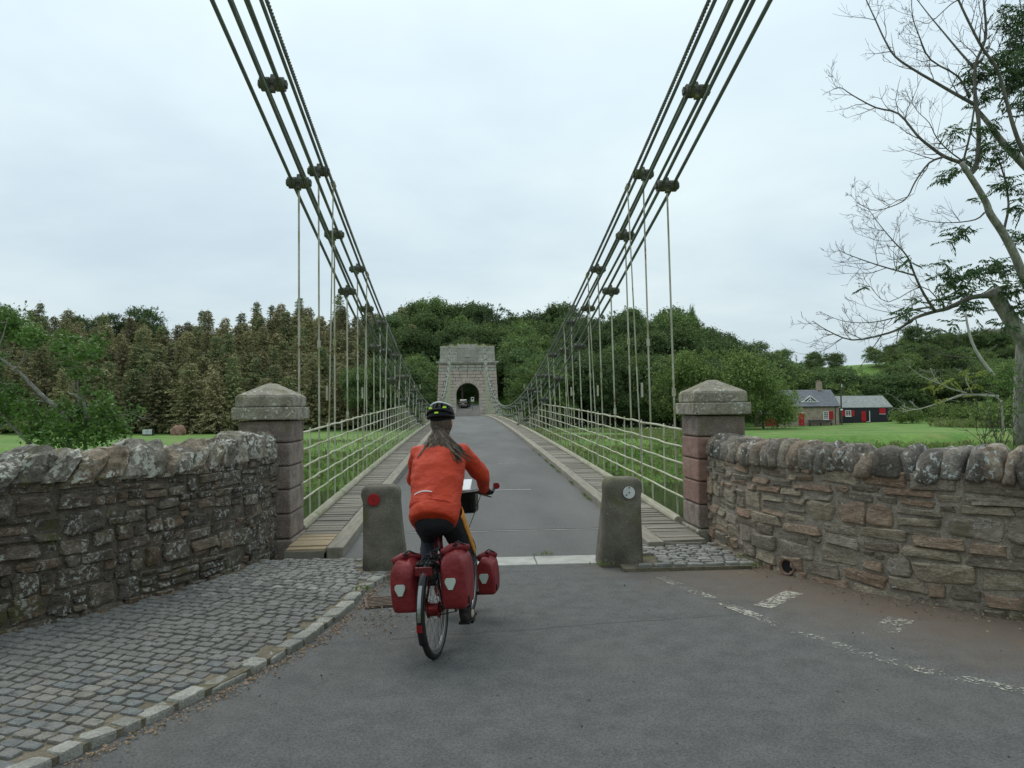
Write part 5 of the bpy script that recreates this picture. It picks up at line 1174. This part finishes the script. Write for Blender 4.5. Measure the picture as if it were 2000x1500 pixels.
# ------------------------------------------------------------------ bicycle (x right, y forward, z up, rear tyre contact at the origin)
BP = Vector((-.575, 5.28, 0)); BR = (0, rad(-3.6), rad(-13))
def local_empty(name, **k): return empty(name, BP, rot=BR, **k)
bk = local_empty('touring_bicycle', label='loaded touring bicycle with red rear hub and black mudguards', cat='bicycle')
WR = .332
def torus(c, R_, r, n=48, m=8, sq=1.0):
    m2 = MB(); c = Vector(c); vs = []; fs = []
    for i in range(n):
        a = 2*math.pi*i/n
        for j in range(m):
            b = 2*math.pi*j/m; q = R_+r*math.cos(b); vs.append(c+Vector((r*sq*math.sin(b), q*math.cos(a), q*math.sin(a))))
    for i in range(n):
        for j in range(m): fs.append((i*m+j, ((i+1) % n)*m+j, ((i+1) % n)*m+(j+1) % m, i*m+(j+1) % m))
    return m2.add(vs, fs)
def wheel(cy, hubm, hr, parent, rim_steer=None):
    c = Vector((0, cy, WR)); wh = torus(c, WR-.024, .024).build('wheel', 'rubber', parent, smooth=True, local=True)
    torus(c, WR-.05, .011, 48, 6, 1.1).build('rim', 'alloy', wh, smooth=True, local=True); torus(c, WR-.034, .0205, 48, 6, 1.02).build('tyre_wall', 'tyre_wall', wh, smooth=True, local=True)
    sp_ = MB()
    for i in range(32):
        a = 2*math.pi*i/32; s_ = 1 if i % 2 else -1; b = a+(.5 if (i//2) % 2 else -.5)
        sp_.tube([c+Vector((s_*.032, math.cos(b)*hr, math.sin(b)*hr)), c+Vector((0, math.cos(a)*(WR-.055), math.sin(a)*(WR-.055)))], .0013, 4)
    sp_.build('spokes', 'alloy', wh, local=True)
    h = MB(); h.tube([c+Vector((x, 0, 0)) for x in (-.06, -.045, -.035, .035, .045, .06)], [.018, .02, hr, hr, .02, .018], 18)
    if hr > .03: h.tube([c+Vector((x, 0, 0)) for x in (-.042, -.036)], hr+.012, 18); h.tube([c+Vector((x, 0, 0)) for x in (.036, .042)], hr+.012, 18)
    h.build('hub', hubm, wh, smooth=False, local=True); return wh
FY = 1.06
wheel(0, 'hub_red', .045, bk); wheel(FY, 'bike_black', .022, bk)
def guard(cy, a0, a1, name, rad_=WR+.022):
    m2 = MB(); vs = []; n = 26
    for i in range(n+1):
        a = rad(lerp(a0, a1, i/n))
        for (x, d) in ((-.028, -.016), (-.018, .002), (0, .008), (.018, .002), (.028, -.016)): vs.append((x, cy+math.cos(a)*(rad_+d), WR+math.sin(a)*(rad_+d)))
    o = m2.add(vs, [(i*5+j, i*5+j+1, i*5+j+6, i*5+j+5) for i in range(n) for j in range(4)]).build(name, 'bike_black', bk, smooth=True, local=True); s_ = o.modifiers.new('s', 'SOLIDIFY'); s_.thickness = .002; return o
mg = guard(0, 60, 205, 'mudguard'); guard(FY, 30, 190, 'mudguard')
m2 = MB(); vs = []
for i in range(9):
    a = rad(lerp(140, 178, i/8)); q = WR+.022+.0105; vs += [(-.012, math.cos(a)*q, WR+math.sin(a)*q), (.012, math.cos(a)*q, WR+math.sin(a)*q)]
m2.add(vs, [(2*i, 2*i+1, 2*i+3, 2*i+2) for i in range(8)]).build('reflective_strip', 'alloy', mg, local=True)
MB().box((0, -(WR+.034), WR-.03), (.035, .012, .045)).build('reflector', 'lamp_red', mg, local=True)
BB = Vector((0, .44, .285)); SC_ = Vector((0, .265, .80)); HT = Vector((0, .875, .86)); HB = Vector((0, .915, .70)); hubp = Vector((0, 0, WR))
fr = MB()
for a, b, r in ((BB, SC_, .017), (SC_, HT, .016), (BB, HB, .020), (HB-Vector((0, .012, -.03))*0, HT+Vector((0, -.012, .06)), .021)): fr.tube([a, b], r, 10)
for sx in (-1, 1):
    o = Vector((sx*.065, 0, 0)); fr.tube([BB+o*.5, hubp+o], .010, 8); fr.tube([SC_+o*.25, hubp+o], .009, 8)
    fr.tube([HB+o*.7, HB+Vector((sx*.05, .03, -.12)), Vector((sx*.055, FY, WR))], [.014, .013, .009], 8)
fr.build('frame', 'bike_red', bk, smooth=True, local=True)
MB().tube([SC_, SC_+Vector((0, -.028, .13))], .0135, 10).build('seat_post', 'bike_black', bk, local=True)
sd2 = MB(); sd2.tube([(0, .08, .905), (0, .12, .915), (0, .2, .915), (0, .28, .912), (0, .35, .905)], [(.02, .015), (.078, .025), (.072, .025), (.03, .02), (.018, .012)], 14, xax=(1, 0, 0)); sd2.build('saddle', 'bike_black', bk, smooth=True, local=True)
st_ = MB(); ST = Vector((0, .86, 1.02)); st_.tube([HT, ST-Vector((0, .0, .02)), ST+Vector((0, .07, .02))], .015, 10); st_.build('stem', 'bike_black', bk, local=True)
hb = MB(); HBc = ST+Vector((0, .07, .02)); hb.tube([HBc+Vector((-.30, -.11, .01)), HBc+Vector((-.18, -.03, .012)), HBc, HBc+Vector((.18, -.03, .012)), HBc+Vector((.30, -.11, .01))], .0125, 10)
hbo = hb.build('handlebar', 'bike_black', bk, smooth=True, local=True)
for sx in (-1, 1):
    MB().tube([HBc+Vector((sx*.19, -.036, .012)), HBc+Vector((sx*.31, -.117, .01))], .019, 10).build('grip', 'rubber', hbo, local=True)
    MB().tube([HBc+Vector((sx*.315, -.12, .01)), HBc+Vector((sx*.325, -.06, .045)), HBc+Vector((sx*.325, -.04, .07))], .014, 8).build('bar_end', 'bike_black', hbo, local=True)
    MB().tube([HBc+Vector((sx*.17, -.01, 0)), HBc+Vector((sx*.2, .02, -.02)), HBc+Vector((sx*.29, -.05, -.035))], .006, 6).build('brake_lever', 'alloy', hbo, local=True)
    MB().tube([HBc+Vector((sx*.16, 0, 0)), HBc+Vector((sx*.17, .10, -.03)), HBc+Vector((sx*.1, .14, -.18)), HBc+Vector((sx*.04, .06, -.33))], .0032, 5).build('cable', 'rubber', hbo, local=True)
MB().disc(HBc+Vector((.345, -.07, .055)), (.2, -1, .1), .026, .008, 18).build('mirror', 'lamp_red', hbo, local=True, smooth=False)
MB().disc(BB+Vector((.05, 0, 0)), (1, 0, 0), .085, .004, 28).build('chainring', 'alloy', bk, local=True)
m2 = MB(); m2.tube([BB+Vector((.052, .0, .083)), Vector((.05, 0, WR+.035))], .004, 5); m2.tube([BB+Vector((.052, .0, -.083)), Vector((.05, 0, WR-.035))], .004, 5); m2.build('drive_chain', 'steel_dark', bk, local=True)
PR, PL = Vector((.125, .47, .118)), Vector((-.125, .385, .43))
for sx, pd in ((1, PR), (-1, PL)):
    MB().tube([BB+Vector((sx*.065, 0, 0)), Vector((sx*.075, pd.y, pd.z))], .011, 8).build('crank', 'alloy', bk, local=True); MB().box(pd, (.10, .075, .022)).build('pedal', 'bike_black', bk, local=True, bevel=.004)
rk = MB(); RZ = .685
for x in (-.055, -.02, .02, .055): rk.tube([(x, -.16, RZ), (x, .18, RZ)], .0055, 6)
for y in (-.16, -.05, .06, .18): rk.tube([(-.06, y, RZ), (.06, y, RZ)], .0055, 6)
for sx in (-1, 1):
    for y in (-.10, .02, .12): rk.tube([(sx*.06, y, RZ), (sx*.075, y*.25, WR+.03)], .0055, 6)
    rk.tube([(sx*.075, -.14, RZ-.07), (sx*.075, .16, RZ-.07)], .0055, 6)
rko = rk.build('rear_rack', 'bike_black', bk, local=True)
MB().box((-.0, -.185, RZ-.045), (.12, .012, .06)).build('number_board', 'bike_red', rko, local=True, bevel=.004); MB().box((0, -.197, RZ-.068), (.058, .02, .022)).build('tail_lamp', 'lamp_red', rko, local=True, bevel=.006)
m2 = MB()
for i in range(4): m2.disc((-.045+.03*i, -.165, RZ+.012), (0, -1, 0), .006, .01, 8)
m2.build('bolt', 'alloy', rko, local=True)
lk = MB(); lk.tube([(.03, -.06, RZ+.02), (-.0, .02, RZ+.05), (.035, .10, RZ+.06), (.05, .14, RZ+.02)], .012, 8); lk.tube([(-.05, .1, RZ+.015), (.0, .06, RZ+.03), (.045, -.02, RZ+.015)], .008, 6); lk.build('strap', 'bike_black', rko, local=True)
fk = MB()
for sx in (-1, 1):
    fk.tube([(sx*.07, FY-.12, WR+.10), (sx*.07, FY+.14, WR+.10)], .005, 6); fk.tube([(sx*.06, FY, WR), (sx*.07, FY-.04, WR+.10)], .005, 6)
fk.build('front_rack', 'bike_black', bk, local=True)
# ------------------------------------------------------------------ panniers
def pannier(cx, cy, z0, z1, wx, wy, label, seed, rollh=.05, yawz=0.0):
    root = local_empty('pannier', label=label, cat='pannier', group='red waterproof panniers on the bicycle')
    rng = random.Random(seed); lv = [(z0, .80), (z0+.015, .93), (z0+.05, 1.0), (lerp(z0, z1, .45), 1.03), (lerp(z0, z1, .72), 1.0), (lerp(z0, z1, .86), .90), (z1-.03, .62), (z1, .42)]; n = 28; vs = []
    for li, (z, k) in enumerate(lv):
        t = (z-z0)/(z1-z0); kx = k if t < .8 else k; ky = 1.0*(k if t < .3 else lerp(k, .97, .0 if t < .75 else .55)); jr = .0 if li < 1 else .05
        for i in range(n):
            a = 2*math.pi*i/n; c, s_ = math.cos(a), math.sin(a); e = .33; f = 1+jr*math.sin(a*5+seed+li*1.7)*(.25+.75*t)+rng.uniform(-.006, .006)
            vs.append((cx+math.copysign(abs(c)**e, c)*wx/2*kx*f, cy+math.copysign(abs(s_)**e, s_)*wy/2*ky*f, z+(.012*math.sin(a*3+seed) if t > .8 else 0)))
    fs = [(i*n+k, i*n+(k+1) % n, (i+1)*n+(k+1) % n, (i+1)*n+k) for i in range(len(lv)-1) for k in range(n)]+[tuple(range(n-1, -1, -1)), tuple((len(lv)-1)*n+k for k in range(n))]
    o = MB().add(vs, fs).build('bag', 'pannier', root, smooth=True, local=True); s_ = o.modifiers.new('s', 'SUBSURF'); s_.levels = 1; s_.render_levels = 1
    # darker panel on the rear face
    m2 = MB(); vs = []
    for (z, k) in ((z0+.02, .86), (lerp(z0, z1, .45), .98), (lerp(z0, z1, .70), .93)):
        for i in range(7): x = (i/6-.5)*wx*.86*k; vs.append((cx+x, cy-wy/2*(1.035 if .2 < (z-z0)/(z1-z0) < .8 else 1.0)-.001+.03*abs(i/6-.5)**3*8*wy, z))
    rl_ = MB(); rl_.tube([(cx-wx*.40, cy+rng.uniform(-.01, .01)-wy*.28, z1-.012), (cx-wx*.1, cy-wy*.1, z1+.016), (cx+wx*.12, cy+wy*.12, z1+.010), (cx+wx*.38, cy+wy*.3, z1-.016)], [(.022, .026)]*4, 10); rl_.build('roll_top', 'pannier', root, smooth=True, local=True)
    sh_ = MB(); zc_ = lerp(z0, z1, .47); fy = cy-wy/2*1.035-.002; poly = [(-.024, .034), (.024, .034), (.032, .026), (.033, .008), (.013, -.034), (-.013, -.034), (-.033, .008), (-.032, .026)]
    sh_.prism([(cx-.01+a*1.12, zc_+b*1.12) for a, b in poly], 1, fy-.010, fy+.012).build('reflector', 'pannier_shield', root, local=True)
    bk_ = MB(); bk_.box((cx, cy-wy*.1, z1+.028), (.045, .03, .012)); bk_.tube([(cx-.05, cy-.05, z1+.015), (cx+.02, cy, z1+.05), (cx+.06, cy+.06, z1+.012)], .006, 6); bk_.build('strap', 'bike_black', root, local=True)
    bk2 = MB(); sx = math.copysign(1, cx); bk2.box((cx+sx*wx*.5, cy-wy*.25, z0+.06), (.014, .02, .05)); bk2.box((cx-sx*wx*.45, cy-wy*.3, z0+.02), (.05, .03, .03)); bk2.build('buckle', 'bike_black', root, local=True)
    return root
pannier(-.182, .02, .335, .70, .185, .30, 'dark red rear pannier on the left side of the bicycle', 2)
pannier(.178, .03, .35, .75, .185, .31, 'red rear pannier on the right side of the bicycle, its top rolled high', 5)
pannier(.185, FY-.02, .19, .50, .155, .25, 'smaller red front pannier showing right of the rear pannier', 7)
pannier(-.185, FY-.02, .19, .50, .155, .25, 'smaller red front pannier on the left side of the front wheel', 9)
hbag = local_empty('handlebar_bag', label='dark handlebar bag with a white map case on top', cat='bag')
MB().box((0, 1.06, .965), (.25, .15, .20), taper=1.05).build('body', 'bike_black', hbag, local=True, bevel=.02); MB().box((0, 1.055, 1.10), (.18, .13, .012), rot=(rad(38), 0, 0)).build('map_case', 'map_white', hbag, local=True, bevel=.004)
MB().box((0, .978, .97), (.20, .01, .15)).build('pocket', 'bike_black', hbag, local=True, bevel=.004)
# ------------------------------------------------------------------ the rider
def remeshed(name, mb_, m_, parent, vox, smooth=6, disp=0, dscale=.12, root=False, **k):
    if root: o = link(name, mb_.mesh(name, m_, True), None, BP, rot=BR, **k)
    else: o = mb_.build(name, m_, parent, smooth=True, local=True, **k)
    r = o.modifiers.new('r', 'REMESH'); r.mode = 'VOXEL'; r.voxel_size = vox; r.use_smooth_shade = True
    s_ = o.modifiers.new('s', 'SMOOTH'); s_.factor = .5; s_.iterations = smooth
    if disp:
        t = bpy.data.textures.new(name+'_folds', 'CLOUDS'); t.noise_scale = dscale; t.noise_depth = 2; d = o.modifiers.new('d', 'DISPLACE'); d.texture = t; d.strength = disp; d.mid_level = .5; d.texture_coords = 'LOCAL'
    return o
SHR, ELR, HDR = Vector((.175, .44, 1.405)), Vector((.275, .66, 1.205)), Vector((.245, .845, 1.065))
SHL, ELL_, HDL = Vector((-.175, .44, 1.405)), Vector((-.275, .66, 1.205)), Vector((-.245, .845, 1.065))
HPR, KNR, ANR = Vector((.09, .23, .955)), Vector((.12, .57, .62)), Vector((.125, .40, .235))
HPL, KNL, ANL = Vector((-.09, .23, .955)), Vector((-.165, .60, .745)), Vector((-.135, .34, .53))
HEAD = Vector((0, .565, 1.655))
bd = MB()
bd.tube([(0, .20, .92), (0, .22, 1.0), (0, .28, 1.14), (0, .36, 1.28), (0, .43, 1.40), (0, .475, 1.47)], [(.15, .12), (.165, .125), (.15, .11), (.165, .11), (.15, .09), (.07, .07)], 20, xax=(1, 0, 0))
bd.tube([(0, .465, 1.44), (0, .51, 1.53), (0, .55, 1.62)], [(.062, .06), (.056, .056), (.056, .06)], 16, xax=(1, 0, 0))
def headfn(v):
    f = 1.0
    if v.y > .5 and abs(v.x) < .35: f += .05*math.exp(-((v.z+.05)/.25)**2)
    if v.z < -.3: f *= 1-.12*abs(v.x)
    return f
bd.sphere(HEAD, (.076, .098, .118), 24, 16, fn=headfn); bd.sphere(HEAD+Vector((0, .104, -.012)), (.014, .018, .024), 10, 6); bd.sphere(HEAD+Vector((0, .06, -.085)), (.045, .035, .032), 12, 8)
for sx in (-1, 1): bd.sphere(HEAD+Vector((sx*.08, -.005, -.012)), (.014, .02, .034), 10, 6)
for a, b, c in ((SHR, ELR, HDR), (SHL, ELL_, HDL)): bd.tube([a*.9+Vector((0, .44, 1.4))*.1, a, a.lerp(b, .5), b, b.lerp(c, .5), c], [.05, .05, .044, .038, .034, .027], 12)
for a, b, c in ((HPR, KNR, ANR), (HPL, KNL, ANL)): bd.tube([a, a.lerp(b, .5), b, b.lerp(c, .35), c], [.08, .07, .052, .05, .034], 12)
for a, pd in ((ANR, PR), (ANL, PL)): bd.tube([a, a+Vector((0, .02, -.06)), pd+Vector((0, .0, .05))], [.034, .036, .03], 10)
def hand(c, sx, tgt):
    bd.sphere(c+Vector((0, .03, -.005)), (.040, .045, .016), 12, 6)
    for k in range(4):
        x = (-.030+.02*k)*1; L_ = (.9, 1.0, .97, .8)[k]; b = c+Vector((x, .06, .0))
        bd.tube([c+Vector((x*.9, .03, 0)), b, b+Vector((0, .026*L_, -.016)), b+Vector((0, .016*L_, -.042)), b+Vector((0, -.008, -.046*L_))], [.010, .010, .0095, .009, .007], 8)
    bd.tube([c+Vector((-sx*.03, .015, -.004)), c+Vector((-sx*.052, .04, -.012)), c+Vector((-sx*.046, .066, -.03))], [.012, .011, .008], 8)
hand(HDR, 1, None); hand(HDL, -1, None)
person = remeshed('person', bd, 'skin', None, .0085, 2, root=True, label='cyclist in an orange-red jacket and black helmet riding away on the bicycle', cat='person')
def pl(name, mb_, m_, **k): return mb_.build(name, m_, person, local=True, **k)
for sx in (-1, 1): pl('eye', MB().sphere(HEAD+Vector((sx*.031, .088, .01)), .013, 10, 6), 'sign_white', smooth=True); pl('glove', MB().sphere((HDR if sx > 0 else HDL)+Vector((0, .012, .0)), (.050, .05, .026), 14, 8), 'helmet_black', smooth=True)
pl('mouth', MB().box(HEAD+Vector((0, .092, -.062)), (.045, .012, .008)), 'lamp_red')
jk = MB()
jk.tube([(0, .115, .925), (0, .14, .955), (0, .20, 1.02), (0, .255, 1.11), (0, .31, 1.21), (0, .37, 1.31), (0, .425, 1.395), (0, .465, 1.455), (0, .495, 1.515), (0, .51, 1.545)],
        [(.165, .15), (.187, .165), (.193, .165), (.192, .155), (.202, .15), (.208, .142), (.195, .122), (.135, .098), (.078, .078), (.066, .066)], 28, xax=(1, 0, 0))
for a, b, c, sx in ((SHR, ELR, HDR, 1), (SHL, ELL_, HDL, -1)):
    jk.tube([a+Vector((-sx*.09, 0, .005)), a, a.lerp(b, .3), a.lerp(b, .65), b+Vector((sx*.006, -.01, 0)), b.lerp(c, .3), b.lerp(c, .65), c+Vector((0, -.02, .004))], [.07, .078, .074, .068, .064, .060, .052, .042], 18)
jo = remeshed('jacket', jk, 'jacket', person, .0105, 8, .028, .13)
# waist seam and reflective zip on the back
def back_pt(x, s_, off=.004):
    """point on the jacket back: s_ along the spine 0..1"""
    P = [(.14, .955, .187, .165), (.20, 1.02, .193, .165), (.255, 1.11, .192, .155), (.31, 1.21, .202, .15)]
    i = min(2, int(s_*3)); f = s_*3-i; y, z, a, b = [lerp(P[i][k], P[i+1][k], f) for k in range(4)]
    t = Vector((0, P[i+1][0]-P[i][0], P[i+1][1]-P[i][1])).normalized(); nb = Vector((0, -t.z, t.y))
    return Vector((0, y, z))+Vector((x, 0, 0))+nb*(b*math.sqrt(max(.05, 1-(x/a)**2))+off)
m2 = MB(); m2.tube([back_pt(-.17+.34*i/16, .20+.012*math.sin(i), .000) for i in range(17)], .003, 6); m2.build('waist_seam', 'jacket_dark', jo, local=True, smooth=True)
m2 = MB(); vs = []
for i in range(9):
    x = -.125+.145*i/8; s_ = .50+.035*math.sin(math.pi*i/8)-.01*i/8; vs += [back_pt(x, s_, .009), back_pt(x, s_+.030, .009)]
m2.add(vs, [(2*i, 2*i+1, 2*i+3, 2*i+2) for i in range(8)]).build('pocket_zip', 'reflective', jo, local=True)
MB().tube([back_pt(.012, .5, .012), back_pt(.010, .40, .010)], .004, 6).build('zip_pull', 'jacket_dark', jo, local=True)
# shorts and long leggings
sh2 = MB(); sh2.tube([(0, .10, .93), (0, .15, .945), (0, .23, .96), (0, .29, .985)], [(.12, .07), (.165, .10), (.168, .115), (.14, .10)], 20, xax=(1, 0, 0)); sh2.sphere((0, .185, .935), (.165, .13, .115), 20, 12)
for a, b in ((HPR, KNR), (HPL, KNL)): sh2.tube([a, a.lerp(b, .4), a.lerp(b, .8)], [.105, .096, .082], 16)
so_ = remeshed('shorts', sh2, 'shorts', person, .011, 5, .010, .06)
for a, b, c in ((HPR, KNR, ANR), (HPL, KNL, ANL)):
    lg = MB(); lg.tube([a, a.lerp(b, .5), b, b.lerp(c, .15), b.lerp(c, .4), b.lerp(c, .75), c+Vector((0, 0, .0))], [.098, .092, .076, .072, .072, .06, .054], 16); remeshed('trouser_leg', lg, 'jeans', person, .011, 4, .016, .05)
# orange side panel on the right thigh
m2 = MB(); vs = []; a, b = HPR+Vector((0, 0, .02)), KNR
for i in range(9):
    t = i/8; p = a.lerp(b, t*.98); ax = (b-a).normalized(); ou = Vector((1, 0, 0)); bkd = ax.cross(ou); r = lerp(.113, .084, t)
    for q in range(7):
        an = rad(lerp(-30, 22, q/6)); vs.append(p+ou*(math.cos(an)*r)-bkd*(math.sin(an)*r)*(-1 if bkd.y < 0 else 1)*1.0+Vector((0, 0, .004*math.sin(i*2.1))))
m2.add(vs, [(i*7+q, i*7+q+1, i*7+q+8, i*7+q+7) for i in range(8) for q in range(6)]); o = m2.build('side_panel', 'orange_cloth', so_, local=True, smooth=True); s_ = o.modifiers.new('s', 'SOLIDIFY'); s_.thickness = .008
for pd, an_ in ((PR, ANR), (PL, ANL)):
    bt = MB(); bt.tube([pd+Vector((0, -.13, .045)), pd+Vector((0, -.10, .05)), pd+Vector((0, -.02, .05)), pd+Vector((0, .07, .042)), pd+Vector((0, .13, .035))], [(.03, .032), (.038, .04), (.044, .04), (.046, .03), (.03, .02)], 16, xax=(1, 0, 0))
    bt.tube([pd+Vector((0, -.07, .05)), an_+Vector((0, -.0, .01))], [.046, .05], 14); bo = remeshed('boot', bt, 'boot', person, .009, 3)
    MB().box(pd+Vector((.0, .0, .018)), (.085, .27, .018)).build('sole', 'rubber', bo, local=True, bevel=.006); MB().sphere(pd+Vector((.042*(1 if pd.x > 0 else -1), -.02, .06)), (.012, .05, .03), 10, 6).build('side_patch', 'boot_patch', bo, local=True, smooth=True)
# hair: cap of hair on the back of the head and a ponytail of dreadlocks
hc = MB(); hc.sphere(HEAD+Vector((0, -.012, -.01)), (.086, .102, .115), 20, 12); hc.sphere(HEAD+Vector((0, -.045, -.095)), (.070, .062, .065), 14, 8); pl('hair', hc, 'hair', smooth=True)
rng = random.Random(6); pt = MB()
for k in range(180):
    f = rng.gauss(.0, .33); st = HEAD+Vector((rng.gauss(-.008, .018), -.095+rng.uniform(-.01, .01), -.05+rng.uniform(-.012, .012))); L_ = rng.uniform(.15, .27)
    sx = rng.gauss(.04, .085); q = st.copy(); pts = [q.copy()]; x1 = st.x+sx*.45; x2 = st.x+sx*1.0+.035*(L_/.25)
    down = L_; wv = rng.uniform(0, 6)
    for j in range(1, 7):
        t = j/6; xx = lerp(st.x, x2, t**1.3)+.006*math.sin(wv+j*1.6); zz = st.z-down*t**1.05; yb = st.y-.055*math.sin(t*1.5)-max(0, 1.60-zz)*.50+rng.uniform(-.008, .008)
        pts.append(Vector((xx, yb, zz)))
    pt.tube(pts, mi=(k % 3 == 0)*1, n=6, r=[.008, .0105, .0115, .011, .0095, .0075, .004])
pt.tube([HEAD+Vector((-.012, -.085, -.04)), HEAD+Vector((-.012, -.125, -.06))], .026, 10); pl('ponytail', pt, ['hair', 'hair_pale'], smooth=True)
# helmet: vented shell over a liner, rear cradle, lime tabs
hm = MB(); HC = HEAD+Vector((0, .0, .035)); ha, hb_, hz = .104, .138, .126; n, mz = 36, 12; vs = []; fs = []; nz_fn = lambda j: math.pi*.5*j/mz
tilt = Euler((rad(-8), 0, 0)).to_matrix()
def hp(a, e, k=1.0): return HC+tilt @ Vector((math.cos(e)*math.cos(a)*ha*k, math.cos(e)*math.sin(a)*hb_*k, math.sin(e)*hz*k))
for j in range(mz+1):
    for i in range(n): vs.append(hp(2*math.pi*i/n, -.12+(math.pi/2+.10)*j/mz))
for j in range(mz):
    for i in range(n):
        x = vs[j*n+i].x+vs[j*n+(i+1) % n].x; band = int(abs(x/2)/.0165)
        vent = band in (0, 2, 4) and 2 <= j <= 10 and (i//1) % 9 not in (4,)
        if not vent: fs.append((j*n+i, j*n+(i+1) % n, (j+1)*n+(i+1) % n, (j+1)*n+i))
hm.add(vs, fs); ho = hm.build('helmet', 'helmet_black', person, local=True, smooth=True, merge=True); s_ = ho.modifiers.new('s', 'SOLIDIFY'); s_.thickness = .022; s_.offset = -1
MB().sphere(HC+Vector((0, 0, 0)), (ha*.86, hb_*.86, hz*.84), 20, 12).build('liner', 'helmet_black', ho, local=True, smooth=True)
m2 = MB(); m2.tube([hp(rad(a), -.06, 1.012) for a in range(186, 356, 8)], [.010]*22, 8); m2.tube([hp(rad(a), .12+.20*math.sin(rad((a-196)*180/148)), 1.02) for a in range(196, 345, 8)], [.011]*19, 8); m2.build('cradle', 'helmet_black', ho, local=True, smooth=True)
m2 = MB(); m2.tube([hp(rad(a), .62+.34*math.sin(rad((a-180))), 1.01) for a in range(185, 357, 6)], [(.005, .008)]*29, 6); m2.build('silver_rim', 'helmet_silver', ho, local=True, smooth=True)
for a, e in ((236, .44), (304, .44), (270, .10)): p = hp(rad(a), e, 1.06); MB().box(p, (.028, .010, .013), rot=(rad(-15), 0, rad((a-270)*.8))).build('reflective_tab', 'lime', ho, local=True)
